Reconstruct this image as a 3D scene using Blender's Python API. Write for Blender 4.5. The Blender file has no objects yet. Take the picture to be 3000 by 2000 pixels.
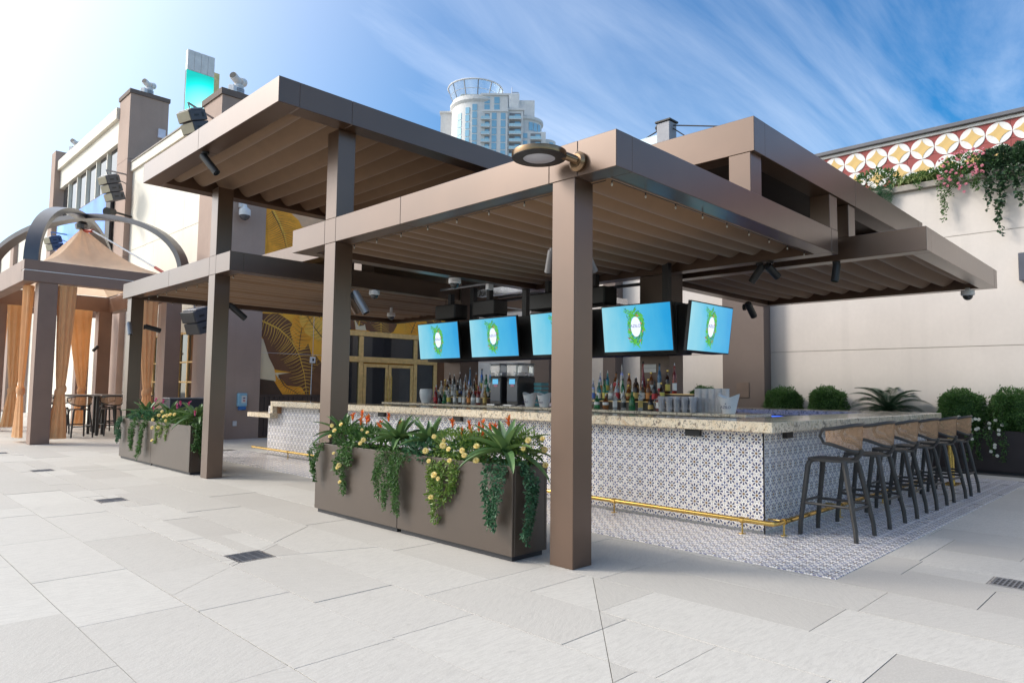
import bpy, bmesh, math, random
from mathutils import Vector, Matrix
random.seed(7)
sin, cos, pi = math.sin, math.cos, math.pi
SC = bpy.context.scene
COL = SC.collection

# ------------------------------------------------------------------ camera
cd = bpy.data.cameras.new('camera'); cam = bpy.data.objects.new('camera', cd); COL.objects.link(cam)
cd.sensor_width = 36.0; cd.lens = 24.219489723705564; cd.clip_start = 0.05; cd.clip_end = 3000
_F = Vector((0.7077449438795804, 0.7029844632174311, 0.07007095609301865)); _R = Vector((0.7040715157037309, -0.7100288039288714, 0.011933078646651229)); _U = Vector((-0.058141166031825994, -0.04088938818613643, 0.9974706325231951))
cam.matrix_world = Matrix.Translation((0, 0, 1.45)) @ Matrix((( _R.x, _U.x, -_F.x), (_R.y, _U.y, -_F.y), (_R.z, _U.z, -_F.z))).to_4x4()
SC.camera = cam

# ------------------------------------------------------------------ world and sun
SUN_AZ, SUN_EL = math.radians(130), math.radians(33)
w = bpy.data.worlds.new('World'); SC.world = w; w.use_nodes = True
nt = w.node_tree; N = nt.nodes; L = nt.links; N.clear()
out = N.new('ShaderNodeOutputWorld'); bg = N.new('ShaderNodeBackground'); bg.inputs['Strength'].default_value = 0.130
sky = N.new('ShaderNodeTexSky'); sky.sky_type = 'NISHITA'; sky.sun_disc = False
sky.sun_elevation = SUN_EL; sky.sun_rotation = math.radians(90) - SUN_AZ
sky.altitude = 0; sky.air_density = 1.0; sky.dust_density = 1.0; sky.ozone_density = 1.6
tc = N.new('ShaderNodeTexCoord')
sep = N.new('ShaderNodeSeparateXYZ'); L.new(tc.outputs['Generated'], sep.inputs[0])
def wm(op, a, b=None, clamp=False):
    n = N.new('ShaderNodeMath'); n.operation = op; n.use_clamp = clamp
    for i, v in enumerate((a, b)):
        if v is None: continue
        if isinstance(v, (int, float)): n.inputs[i].default_value = v
        else: L.new(v, n.inputs[i])
    return n.outputs[0]
zc = wm('MAXIMUM', wm('ADD', sep.outputs['Z'], 0.12), 0.05)
px = wm('DIVIDE', sep.outputs['X'], zc); py = wm('DIVIDE', sep.outputs['Y'], zc)
cx = N.new('ShaderNodeCombineXYZ'); L.new(px, cx.inputs[0]); L.new(py, cx.inputs[1])
mp = N.new('ShaderNodeMapping'); mp.inputs['Rotation'].default_value = (0, 0, math.radians(72)); mp.inputs['Scale'].default_value = (0.30, 1.1, 1); mp.inputs['Location'].default_value = (.9, .75, 0)
L.new(cx.outputs[0], mp.inputs[0])
n1 = N.new('ShaderNodeTexNoise'); n1.inputs['Scale'].default_value = 1.15; n1.inputs['Detail'].default_value = 9; n1.inputs['Roughness'].default_value = 0.62; n1.inputs['Distortion'].default_value = 0.7
L.new(mp.outputs[0], n1.inputs['Vector'])
mp2 = N.new('ShaderNodeMapping'); mp2.inputs['Rotation'].default_value = (0, 0, math.radians(20)); mp2.inputs['Scale'].default_value = (0.5, 0.8, 1); mp2.inputs['Location'].default_value = (3.1, 1.7, 0)
L.new(cx.outputs[0], mp2.inputs[0])
n2 = N.new('ShaderNodeTexNoise'); n2.inputs['Scale'].default_value = 0.8; n2.inputs['Detail'].default_value = 3
L.new(mp2.outputs[0], n2.inputs['Vector'])
cr = N.new('ShaderNodeValToRGB'); cr.color_ramp.elements[0].position = 0.38; cr.color_ramp.elements[1].position = 0.74
cr.color_ramp.elements[0].color = (0, 0, 0, 1); cr.color_ramp.elements[1].color = (1, 1, 1, 1)
L.new(n1.outputs['Fac'], cr.inputs[0])
cr2 = N.new('ShaderNodeValToRGB'); cr2.color_ramp.elements[0].position = 0.22; cr2.color_ramp.elements[1].position = 0.62
L.new(n2.outputs['Fac'], cr2.inputs[0])
cf = wm('MULTIPLY', wm('MULTIPLY', cr.outputs[0], cr2.outputs[0]), 0.72)
# thin veil of high cloud that thickens towards the sun, as in the photograph
dot = N.new('ShaderNodeVectorMath'); dot.operation = 'DOT_PRODUCT'
dot.inputs[1].default_value = (cos(SUN_AZ) * cos(SUN_EL), sin(SUN_AZ) * cos(SUN_EL), sin(SUN_EL))
L.new(tc.outputs['Generated'], dot.inputs[0])
dcl = wm('MAXIMUM', dot.outputs['Value'], 0.0)
veil = wm('MULTIPLY', wm('POWER', dcl, 2.6), 1.25, True)
tot = wm('MAXIMUM', cf, veil, True)
tn = N.new('ShaderNodeMixRGB'); tn.blend_type = 'MULTIPLY'; tn.inputs[0].default_value = 1; tn.inputs[2].default_value = (.74, .94, .98, 1)
bw = N.new('ShaderNodeMixRGB'); bw.blend_type = 'MIX'
hs = N.new('ShaderNodeHueSaturation'); hs.inputs['Saturation'].default_value = 1.48; hs.inputs['Value'].default_value = 1.0
L.new(sky.outputs[0], hs.inputs['Color'])
L.new(hs.outputs[0], tn.inputs[1]); L.new(tot, bw.inputs[0]); L.new(tn.outputs[0], bw.inputs[1]); bw.inputs[2].default_value = (8.6, 9.0, 9.6, 1)
gl = wm('MULTIPLY', wm('POWER', dcl, 10.0), 20.0)
gc = N.new('ShaderNodeMixRGB'); gc.blend_type = 'MULTIPLY'; gc.inputs[0].default_value = 1; gc.inputs[2].default_value = (1.0, .96, .88, 1); L.new(gl, gc.inputs[1])
ga = N.new('ShaderNodeMixRGB'); ga.blend_type = 'ADD'; ga.inputs[0].default_value = 1; L.new(bw.outputs[0], ga.inputs[1]); L.new(gc.outputs[0], ga.inputs[2])
L.new(ga.outputs[0], bg.inputs[0]); L.new(bg.outputs[0], out.inputs[0])

sd = bpy.data.lights.new('sun', 'SUN'); sd.energy = 1.9; sd.angle = math.radians(14); sd.color = (1.0, 0.94, 0.85)
so = bpy.data.objects.new('sun', sd); COL.objects.link(so)
so.rotation_euler = Vector((cos(SUN_AZ) * cos(SUN_EL), sin(SUN_AZ) * cos(SUN_EL), sin(SUN_EL))).to_track_quat('Z', 'Y').to_euler()
SC.view_settings.view_transform = 'Standard'; SC.view_settings.look = 'None'
SC.view_settings.exposure = 0.55; SC.view_settings.gamma = 1.0; SC.view_settings.use_curve_mapping = False
SC.cycles.use_denoising = True; SC.cycles.max_bounces = 8; SC.cycles.diffuse_bounces = 6; SC.cycles.glossy_bounces = 3
SC.cycles.transmission_bounces = 6; SC.cycles.sample_clamp_indirect = 6.0

# ------------------------------------------------------------------ materials
MATS = {}
class NB:
    def __init__(s, name):
        s.m = bpy.data.materials.new(name); s.m.use_nodes = True; s.t = s.m.node_tree; s.N = s.t.nodes; s.L = s.t.links
        s.b = s.N['Principled BSDF']; MATS[name] = s.m
        s.tc = s.N.new('ShaderNodeTexCoord'); s.geo = s.N.new('ShaderNodeNewGeometry')
    def set(s, k, v):
        if isinstance(v, bpy.types.NodeSocket): s.L.new(v, s.b.inputs[k])
        else: s.b.inputs[k].default_value = v
    def noise(s, scale, detail=4, rough=.55, vec=None, map_=None, dist=0):
        n = s.N.new('ShaderNodeTexNoise'); n.inputs['Scale'].default_value = scale; n.inputs['Detail'].default_value = detail
        n.inputs['Roughness'].default_value = rough; n.inputs['Distortion'].default_value = dist
        v = vec or s.tc.outputs['Object']
        if map_:
            mp = s.N.new('ShaderNodeMapping'); mp.inputs['Scale'].default_value = map_; s.L.new(v, mp.inputs[0]); v = mp.outputs[0]
        s.L.new(v, n.inputs['Vector']); return n.outputs['Fac']
    def ramp(s, fac, *stops):
        r = s.N.new('ShaderNodeValToRGB'); e = r.color_ramp.elements
        while len(e) < len(stops): e.new(0.5)
        for i, (p, c) in enumerate(stops):
            e[i].position = p; e[i].color = (c if isinstance(c, tuple) else (c, c, c)) + (1,)
        s.L.new(fac, r.inputs[0]); return r.outputs[0]
    def mix(s, f, a, b, mode='MIX'):
        n = s.N.new('ShaderNodeMixRGB'); n.blend_type = mode
        for i, v in enumerate((f, a, b)):
            if isinstance(v, bpy.types.NodeSocket): s.L.new(v, n.inputs[i])
            else: n.inputs[i].default_value = v if i == 0 else (tuple(v) + (1,))
        return n.outputs[0]
    def math(s, op, a, b=None, c=None, clamp=False):
        n = s.N.new('ShaderNodeMath'); n.operation = op; n.use_clamp = clamp
        for i, v in enumerate((a, b, c)):
            if v is None: continue
            if isinstance(v, (int, float)): n.inputs[i].default_value = v
            else: s.L.new(v, n.inputs[i])
        return n.outputs[0]
    def bump(s, h, strength=.3, dist=.01):
        n = s.N.new('ShaderNodeBump'); n.inputs['Strength'].default_value = strength; n.inputs['Distance'].default_value = dist
        s.L.new(h, n.inputs['Height']); s.L.new(n.outputs[0], s.b.inputs['Normal'])

def simple(name, col, rough=.6, metal=0., var=.12, scale=3., bump=0., bscale=60., emit=None, trans=0., coat=0., ior=1.45):
    b = NB(name); f = b.noise(scale, 5)
    a = tuple(c * (1 - var) for c in col); d = tuple(min(1, c * (1 + var)) for c in col)
    b.set('Base Color', b.ramp(f, (.3, a), (.7, d))); b.set('Metallic', metal)
    r = b.noise(scale * 2.3, 3); b.set('Roughness', b.math('ADD', rough - .06, b.math('MULTIPLY', r, .12)))
    if bump: b.bump(b.noise(bscale, 4), bump, .01)
    if emit: b.set('Emission Color', tuple(emit[:3]) + (1,)); b.set('Emission Strength', emit[3])
    if trans: b.set('Transmission Weight', trans); b.set('IOR', ior)
    if coat: b.set('Coat Weight', coat)
    return b.m

def build_bronze(name, col, rough, metal, coat=0.):
    b = NB(name)
    if coat: b.set('Coat Weight', coat); b.set('Coat IOR', 1.75); b.set('Coat Roughness', rough - .03)
    f = b.noise(1.3, 3, map_=(1, 1, 1)); f2 = b.noise(60, 3, map_=(1, 1, .15))
    c = b.ramp(f, (.3, tuple(x * .88 for x in col)), (.72, tuple(x * 1.1 for x in col)))
    b.set('Base Color', c); b.set('Metallic', metal)
    b.set('Roughness', b.math('ADD', rough - .05, b.math('MULTIPLY', f2, .10)))
    b.bump(b.noise(.9, 2), .12, .02)
    return b.m
bronze = build_bronze('bronze_cladding', (.108, .058, .033), .33, .5, .5)
bronze_dark = build_bronze('bronze_seam', (.02, .015, .012), .6, .2)
planter_m = build_bronze('planter_bronze', (.066, .044, .030), .42, .15, .25)
black_plinth = simple('plinth_black', (.02, .02, .025), .5)
black_m = simple('matte_black', (.018, .017, .018), .45)
black_soft = simple('soft_black', (.035, .033, .034), .6)
grey_metal = simple('grey_metal', (.28, .28, .30), .4, .6)
steel = simple('stainless_steel', (.55, .55, .57), .28, .9)
white_p = simple('white_plastic', (.75, .75, .76), .4)
white_paint = simple('white_paint', (.72, .70, .68), .6)
gold = simple('brushed_gold', (.80, .56, .24), .38, .5, .15, 8)
brass = simple('polished_brass', (.60, .40, .12), .26, .95, .08, 4)
cream_wall = None

def stucco(name, col, var=.06):
    b = NB(name); v = b.geo.outputs['Position']
    f = b.noise(.7, 5, vec=v); g = b.noise(14, 6, vec=v); h = b.noise(160, 3, vec=v)
    c = b.ramp(f, (.3, tuple(x * (1 - var) for x in col)), (.7, tuple(min(1, x * (1 + var)) for x in col)))
    c = b.mix(b.math('MULTIPLY', g, .30), c, tuple(x * .72 for x in col))
    # faint rain streaks running down the plaster
    s = b.noise(3.2, 4, vec=v, map_=(1, 1, .05)); c = b.mix(b.ramp(s, (.54, 0.), (.78, .20)), c, tuple(x * .62 for x in col))
    b.set('Base Color', c); b.set('Roughness', .88); b.bump(h, .35, .004); return b.m
cream_wall = stucco('cream_stucco', (.80, .75, .65))
beige_wall = stucco('beige_stucco', (.64, .575, .525))
brown_wall = stucco('brown_stucco', (.17, .130, .112), .12)
stone_cap = stucco('stone_cap', (.36, .32, .28))
tower_white = stucco('tower_white', (.74, .72, .70))

def paving():
    b = NB('limestone_paving'); v = b.geo.outputs['Position']
    oi = b.N.new('ShaderNodeObjectInfo')
    rnd = b.math('FRACT', b.math('ADD', oi.outputs['Random'], b.geo.outputs['Random Per Island']))
    rot = b.N.new('ShaderNodeVectorRotate'); rot.rotation_type = 'Z_AXIS'; b.L.new(v, rot.inputs['Vector'])
    b.L.new(b.math('MULTIPLY', b.math('SUBTRACT', rnd, .5), 1.6), rot.inputs['Angle'])
    sv = rot.outputs[0]
    mp = b.N.new('ShaderNodeMapping'); mp.inputs['Rotation'].default_value = (0, 0, math.radians(-8)); b.L.new(sv, mp.inputs[0]); sv = mp.outputs[0]
    st = b.noise(9, 6, .62, vec=sv, map_=(1, 5.0, 1), dist=.6); fi = b.noise(70, 4, .6, vec=sv, map_=(1, 3, 1))
    blo = b.noise(1.6, 4, vec=v)
    base = b.ramp(rnd, (0, (.47, .435, .385)), (.35, (.52, .485, .435)), (.7, (.565, .53, .475)), (1, (.44, .405, .36)))
    c = b.mix(b.ramp(st, (.42, 0.), (.66, .5)), base, (.40, .37, .33))
    c = b.mix(b.ramp(fi, (.50, 0.), (.70, .40)), c, (.78, .76, .72))
    c = b.mix(b.ramp(blo, (.5, 0.), (.75, .16)), c, (.48, .45, .41))
    sp = b.noise(5.5, 3, vec=v); c = b.mix(b.ramp(sp, (.70, 0.), (.74, .3)), c, (.30, .28, .25)); sp2 = b.noise(23, 2, vec=v); c = b.mix(b.ramp(sp2, (.74, 0.), (.77, .45)), c, (.22, .21, .19)); wr_ = b.noise(.45, 5, vec=v); c = b.mix(b.ramp(wr_, (.46, 0.), (.70, .22)), c, (.38, .35, .31))
    b.set('Base Color', c); b.set('Roughness', b.math('ADD', .52, b.math('MULTIPLY', fi, .2)))
    b.bump(b.math('ADD', st, b.math('MULTIPLY', fi, .5)), .30, .006); return b.m
paving_m = paving()
joint_m = simple('sandy_joint', (.085, .078, .068), .9)

def granite(name='granite', tint=(1, 1, 1)):
    b = NB(name); v = b.geo.outputs['Position']
    a = b.noise(16, 6, .7, vec=v, dist=1.2); d = b.noise(55, 5, .7, vec=v); e = b.noise(7, 5, .6, vec=v, dist=1.5)
    c = b.ramp(e, (.3, (.72, .56, .36)), (.55, (.84, .72, .55)), (.75, (.64, .44, .25)))
    c = b.mix(b.ramp(a, (.54, 0.), (.62, .85)), c, (.16, .12, .10))
    c = b.mix(b.ramp(d, (.56, 0.), (.64, .85)), c, (.06, .05, .05))
    c = b.mix(b.ramp(d, (.28, .7), (.38, 0.)), c, (.80, .77, .72))
    b.set('Base Color', c); b.set('Roughness', .16); b.set('Coat Weight', .3); return b.m
granite_m = granite()

def tile_mat():
    b = NB('moorish_tile')
    uv = b.N.new('ShaderNodeSeparateXYZ'); b.L.new(b.tc.outputs['UV'], uv.inputs[0])
    u = b.math('SUBTRACT', b.math('MULTIPLY', b.math('FRACT', uv.outputs[0]), 2.), 1.)
    v = b.math('SUBTRACT', b.math('MULTIPLY', b.math('FRACT', uv.outputs[1]), 2.), 1.)
    r = b.math('SQRT', b.math('ADD', b.math('MULTIPLY', u, u), b.math('MULTIPLY', v, v)))
    th = b.math('ARCTAN2', v, u)
    au = b.math('ABSOLUTE', u); av = b.math('ABSOLUTE', v)
    def band(x, lo, hi): return b.math('MULTIPLY', b.math('GREATER_THAN', x, lo), b.math('LESS_THAN', x, hi))
    pet = b.math('MULTIPLY', band(r, .30, .72), b.math('GREATER_THAN', b.math('COSINE', b.math('MULTIPLY', th, 8.)), -.3))
    ctr = b.math('LESS_THAN', r, .21)
    ring = band(r, .70, .77)
    cu = b.math('SUBTRACT', 1., au); cv = b.math('SUBTRACT', 1., av)
    rc = b.math('SQRT', b.math('ADD', b.math('MULTIPLY', cu, cu), b.math('MULTIPLY', cv, cv)))
    tc_ = b.math('ARCTAN2', cv, cu)
    cp = b.math('MULTIPLY', band(rc, .12, .52), b.math('GREATER_THAN', b.math('COSINE', b.math('MULTIPLY', tc_, 4.)), -.1))
    dl = b.math('MULTIPLY', b.math('LESS_THAN', b.math('ABSOLUTE', b.math('SUBTRACT', au, av)), .065), b.math('MULTIPLY', b.math('GREATER_THAN', r, .76), b.math('GREATER_THAN', rc, .40)))
    edge = b.math('MULTIPLY', b.math('LESS_THAN', b.math('ABSOLUTE', b.math('SUBTRACT', b.math('ADD', au, av), 1.13)), .05), b.math('GREATER_THAN', r, .78))
    oi = b.N.new('ShaderNodeObjectInfo')
    rnd = b.math('FRACT', b.math('ADD', oi.outputs['Random'], b.geo.outputs['Random Per Island']))
    c = b.mix(rnd, (.78, .76, .735), (.86, .835, .80))
    c = b.mix(b.math('MULTIPLY', edge, .6), c, (.34, .20, .12))
    c = b.mix(b.math('MULTIPLY', dl, .95), c, (.34, .18, .08))
    c = b.mix(b.math('MULTIPLY', cp, .9), c, (.010, .022, .17))
    c = b.mix(b.math('MULTIPLY', ring, .0), c, (.3, .2, .1))
    c = b.mix(b.math('MULTIPLY', pet, .95), c, (.006, .009, .085))
    c = b.mix(b.math('MULTIPLY', ctr, .95), c, (.22, .13, .05))
    b.set('Base Color', c); b.set('Roughness', b.math('ADD', .26, b.math('MULTIPLY', rnd, .12))); b.bump(b.noise(40, 3), .08, .002)
    return b.m
tile_m = tile_mat()
grout_m = simple('tile_grout', (.50, .48, .45), .9)

def fabric(name, c1, rough=.9, wscale=900, transl=0.):
    b = NB(name); v = b.tc.outputs['Object']
    f = b.noise(4, 4); g = b.noise(320, 2)
    c = b.ramp(f, (.3, tuple(x * .94 for x in c1)), (.7, tuple(min(1, x * 1.05) for x in c1)))
    c = b.mix(b.math('MULTIPLY', g, .25), c, tuple(x * .7 for x in c1))
    b.set('Base Color', c); b.set('Roughness', rough); b.set('Sheen Weight', .25); b.bump(g, .2, .002)
    if transl:
        tr = b.N.new('ShaderNodeBsdfTranslucent'); b.L.new(c, tr.inputs[0]); mx = b.N.new('ShaderNodeMixShader'); mx.inputs[0].default_value = transl
        o = b.N['Material Output']; b.L.new(b.b.outputs[0], mx.inputs[1]); b.L.new(tr.outputs[0], mx.inputs[2]); b.L.new(mx.outputs[0], o.inputs[0])
    return b.m
canopy_m = fabric('canopy_fabric', (.205, .118, .060), transl=.10)
tent_m = fabric('tent_fabric', (.90, .68, .50), transl=.55)
curtain_m = fabric('ochre_curtain', (.88, .56, .29), transl=.45)

def leafmat(name, c1, c2, rough=.45, transl=.25):
    b = NB(name); rnd = b.geo.outputs['Random Per Island']
    c = b.ramp(rnd, (0, c1), (1, c2)); b.set('Base Color', c); b.set('Roughness', rough)
    tr = b.N.new('ShaderNodeBsdfTranslucent'); b.L.new(c, tr.inputs[0]); mx = b.N.new('ShaderNodeMixShader'); mx.inputs[0].default_value = transl
    o = b.N['Material Output']; b.L.new(b.b.outputs[0], mx.inputs[1]); b.L.new(tr.outputs[0], mx.inputs[2]); b.L.new(mx.outputs[0], o.inputs[0])
    return b.m
leaf_green = leafmat('leaf_green', (.035, .10, .022), (.10, .20, .045))
leaf_bright = leafmat('leaf_bright', (.08, .17, .025), (.22, .30, .06))
leaf_dark = leafmat('leaf_dark', (.018, .055, .02), (.05, .12, .035))
leaf_blue = leafmat('leaf_bluegreen', (.03, .10, .045), (.08, .19, .09))
leaf_ivy = leafmat('leaf_ivy', (.025, .055, .03), (.06, .115, .05), .3)
agave_m = leafmat('agave_leaf', (.05, .13, .06), (.22, .33, .10), .35, .1)
cycad_m = leafmat('cycad_leaf', (.02, .055, .03), (.045, .10, .045), .4, .1)
stem_m = simple('plant_stem', (.07, .10, .03), .7)
soil_m = simple('potting_soil', (.03, .022, .016), .95)
rose_y = leafmat('rose_yellow', (.80, .60, .16), (.92, .80, .42), .7, .3)
rose_w = leafmat('rose_white', (.75, .72, .60), (.85, .83, .76), .7, .3)
rose_p = leafmat('rose_pink', (.62, .16, .24), (.78, .38, .42), .7, .3)
red_fl = leafmat('red_flower', (.75, .07, .02), (.85, .25, .03), .5, .2)
mag_fl = leafmat('magenta_flower', (.60, .03, .12), (.62, .15, .35), .6, .2)

def glassmat(name, col, rough=.05, trans=.85):
    b = NB(name); b.set('Base Color', col + (1,)); b.set('Roughness', rough); b.set('Transmission Weight', trans); b.set('IOR', 1.45); return b.m
def darkglass(name, col=(.02, .025, .03)):
    b = NB(name); b.set('Base Color', col + (1,)); b.set('Roughness', .04); b.set('Specular IOR Level', .9); b.bump(b.noise(.8, 2), .05, .02); return b.m
dark_glass = darkglass('tinted_glass'); blue_glass = darkglass('sky_glass', (.16, .30, .42))

# ------------------------------------------------------------------ mesh builder
def _norm(f):
    return f
class MB:
    def __init__(s): s.v = []; s.f = []; s.mi = []; s.uv = {}; s.k = 0
    def add(s, vs, fs, m=None):
        o = len(s.v); s.v += [tuple(p) for p in vs]; s.f += [tuple(i + o for i in f) for f in fs]; s.mi += [s.k if m is None else m] * len(fs); return s
    def box(s, x0, x1, y0, y1, z0, z1, c=0., m=None):
        if x1 < x0: x0, x1 = x1, x0
        if y1 < y0: y0, y1 = y1, y0
        if z1 < z0: z0, z1 = z1, z0
        if c <= 0:
            return s.add([(x0, y0, z0), (x1, y0, z0), (x1, y1, z0), (x0, y1, z0), (x0, y0, z1), (x1, y0, z1), (x1, y1, z1), (x0, y1, z1)],
                         [(3, 2, 1, 0), (4, 5, 6, 7), (0, 1, 5, 4), (1, 2, 6, 5), (2, 3, 7, 6), (3, 0, 4, 7)], m)
        lo, hi = (x0, y0, z0), (x1, y1, z1); vs = []; idx = {}
        for sx in (0, 1):
            for sy in (0, 1):
                for sz in (0, 1):
                    sg = (sx, sy, sz)
                    for a in range(3):
                        p = [(hi[i] if sg[i] else lo[i]) + (0 if i == a else (-c if sg[i] else c)) for i in range(3)]
                        idx[sg, a] = len(vs); vs.append(p)
        fs = []
        cen = [(lo[i] + hi[i]) / 2 for i in range(3)]
        def face(ids):
            p = [Vector(vs[i]) for i in ids]; n = (p[1] - p[0]).cross(p[2] - p[0]); mid = sum(p, Vector()) / len(p)
            fs.append(tuple(ids) if n.dot(mid - Vector(cen)) > 0 else tuple(reversed(ids)))
        for a in range(3):
            b_, c_ = [i for i in range(3) if i != a]
            for sa in (0, 1):
                ids = []
                for (sb, sc) in ((0, 0), (1, 0), (1, 1), (0, 1)):
                    sg = [0] * 3; sg[a] = sa; sg[b_] = sb; sg[c_] = sc; ids.append(idx[tuple(sg), a])
                face(ids)
        for a, b_, c_ in ((0, 1, 2), (0, 2, 1), (1, 2, 0)):
            for sa in (0, 1):
                for sb in (0, 1):
                    def g(scv, ax):
                        sg = [0] * 3; sg[a] = sa; sg[b_] = sb; sg[c_] = scv; return idx[tuple(sg), ax]
                    face([g(0, a), g(1, a), g(1, b_), g(0, b_)])
        for sx in (0, 1):
            for sy in (0, 1):
                for sz in (0, 1): face([idx[(sx, sy, sz), 0], idx[(sx, sy, sz), 1], idx[(sx, sy, sz), 2]])
        return s.add(vs, fs, m)
    def lathe(s, prof, n=16, o=(0, 0, 0), axis=(0, 0, 1), sc=(1, 1), m=None, cap=True):
        q = Vector(axis).to_track_quat('Z', 'Y'); o = Vector(o); vs = []; fs = []
        for (r, z) in prof:
            for k in range(n):
                a = 2 * pi * k / n; vs.append(o + q @ Vector((r * cos(a) * sc[0], r * sin(a) * sc[1], z)))
        for i in range(len(prof) - 1):
            for k in range(n):
                k2 = (k + 1) % n; fs.append((i * n + k, i * n + k2, (i + 1) * n + k2, (i + 1) * n + k))
        if cap:
            fs.append(tuple(reversed(range(n)))); fs.append(tuple((len(prof) - 1) * n + k for k in range(n)))
        return s.add(vs, fs, m)
    def cyl(s, a, b, r, n=12, r2=None, m=None):
        a = Vector(a); b = Vector(b); d = b - a
        return s.lathe([(r, 0), (r if r2 is None else r2, d.length)], n, a, d, m=m)
    def tube(s, pts, r, n=8, m=None, flat=1., closed=False):
        pts = [Vector(p) for p in pts]; rs = r if isinstance(r, (list, tuple)) else [r] * len(pts); vs = []; fs = []
        up = Vector((0, 0, 1)); prev = None
        for i, p in enumerate(pts):
            t = (pts[min(i + 1, len(pts) - 1)] - pts[max(i - 1, 0)])
            if closed: t = pts[(i + 1) % len(pts)] - pts[i - 1]
            t.normalize()
            a = t.cross(up)
            if a.length < 1e-3: a = t.cross(Vector((1, 0, 0)))
            a.normalize()
            if prev is not None and a.dot(prev) < 0: a = -a
            prev = a; b = t.cross(a)
            for k in range(n):
                an = 2 * pi * k / n; vs.append(p + a * cos(an) * rs[i] + b * sin(an) * rs[i] * flat)
        m_ = len(pts) - (0 if closed else 1)
        for i in range(m_):
            j = (i + 1) % len(pts)
            for k in range(n):
                k2 = (k + 1) % n; fs.append((i * n + k, i * n + k2, j * n + k2, j * n + k))
        if not closed: fs.append(tuple(reversed(range(n)))); fs.append(tuple((len(pts) - 1) * n + k for k in range(n)))
        return s.add(vs, fs, m)
    def prism(s, poly, z0, z1, m=None, ax='z'):
        n = len(poly)
        def P(a, b, h): return (a, b, h) if ax == 'z' else ((h, a, b) if ax == 'x' else (a, h, b))
        vs = [P(a, b, z0) for a, b in poly] + [P(a, b, z1) for a, b in poly]
        fs = [tuple(reversed(range(n))), tuple(range(n, 2 * n))] + [(i, (i + 1) % n, (i + 1) % n + n, i + n) for i in range(n)]
        return s.add(vs, fs, m)
    def leaf(s, p, d, up, l, wd, m=None, fold=.25):
        p = Vector(p); d = Vector(d).normalized(); sd_ = d.cross(Vector(up))
        if sd_.length < 1e-4: sd_ = d.cross(Vector((1, .3, 0)))
        sd_.normalize(); nn = sd_.cross(d)
        return s.add([p, p + d * l * .5 + sd_ * wd / 2 + nn * wd * fold, p + d * l, p + d * l * .5 - sd_ * wd / 2 + nn * wd * fold], [(0, 1, 2), (0, 2, 3)], m)
    def mesh(s, name, mats, origin=(0, 0, 0), smooth=False, recalc=False):
        me = bpy.data.meshes.new(name); o = origin
        me.from_pydata([(p[0] - o[0], p[1] - o[1], p[2] - o[2]) for p in s.v], [], s.f)
        if not isinstance(mats, (list, tuple)): mats = [mats]
        for m in mats: me.materials.append(m)
        if len(mats) > 1: me.polygons.foreach_set('material_index', s.mi)
        if recalc:
            bm = bmesh.new(); bm.from_mesh(me); bmesh.ops.recalc_face_normals(bm, faces=bm.faces); bm.to_mesh(me); bm.free()
        if smooth:
            me.polygons.foreach_set('use_smooth', [True] * len(me.polygons))
            try: me.set_sharp_from_angle(angle=math.radians(38))
            except Exception: pass
        me.update(); return me
    def build(s, name, mats, root=None, smooth=False, recalc=False, label=None, cat=None, group=None, kind=None, world=True, origin=None):
        org = (0, 0, 0)
        if root is not None and world: org = ORG.get(root.name, (0, 0, 0))
        if origin is not None: org = origin
        me = s.mesh(name, mats, org, smooth, recalc); o = bpy.data.objects.new(name, me); COL.objects.link(o)
        if root is not None: o.parent = root; ORG[o.name] = org
        elif origin is not None: o.location = origin; ORG[o.name] = tuple(origin)
        tag(o, label, cat, group, kind); return o
ORG = {}
def tag(o, label=None, cat=None, group=None, kind=None):
    if label: o['label'] = label
    if cat: o['category'] = cat
    if group: o['group'] = group
    if kind: o['kind'] = kind
    return o
def thing(name, label, cat, loc=(0, 0, 0), rz=0, group=None, kind=None):
    o = bpy.data.objects.new(name, None); COL.objects.link(o); o.location = loc; o.rotation_euler = (0, 0, rz); o.empty_display_size = .1
    ORG[o.name] = tuple(loc) if rz == 0 else (0, 0, 0); tag(o, label, cat, group, kind); return o
def inst(me, name, parent, loc, rot=(0, 0, 0), sc=None, label=None, kind=None):
    o = bpy.data.objects.new(name, me); COL.objects.link(o); o.parent = parent; o.location = loc; o.rotation_euler = rot
    if sc: o.scale = sc
    tag(o, label, None, None, kind); return o
def copy_tree(o, parent=None):
    c = o.copy(); COL.objects.link(c); c.parent = parent
    for ch in list(o.children): copy_tree(ch, c)
    return c
def dup(o, loc, rz=None, label=None, group=None):
    c = copy_tree(o); c.location = loc
    if rz is not None: c.rotation_euler = (0, 0, rz)
    tag(c, label, None, group); return c
def text_mesh(txt, size, mat, extrude=.001):
    cu = bpy.data.curves.new('lettering', 'FONT'); cu.body = txt; cu.size = size; cu.extrude = extrude; cu.align_x = 'CENTER'; cu.align_y = 'CENTER'
    o = bpy.data.objects.new('lettering', cu); COL.objects.link(o); dg = bpy.context.evaluated_depsgraph_get()
    me = bpy.data.meshes.new_from_object(o.evaluated_get(dg)); me.materials.clear(); me.materials.append(mat)
    bpy.data.objects.remove(o); return me
def loc_in(root, p):
    o = ORG.get(root.name, (0, 0, 0)); return (p[0] - o[0], p[1] - o[1], p[2] - o[2])

# ------------------------------------------------------------------ ground
g = MB(); g.box(-60, 120, -60, 160, -.6, -.0042); terrace = g.build('ground', joint_m, kind='structure')
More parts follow.
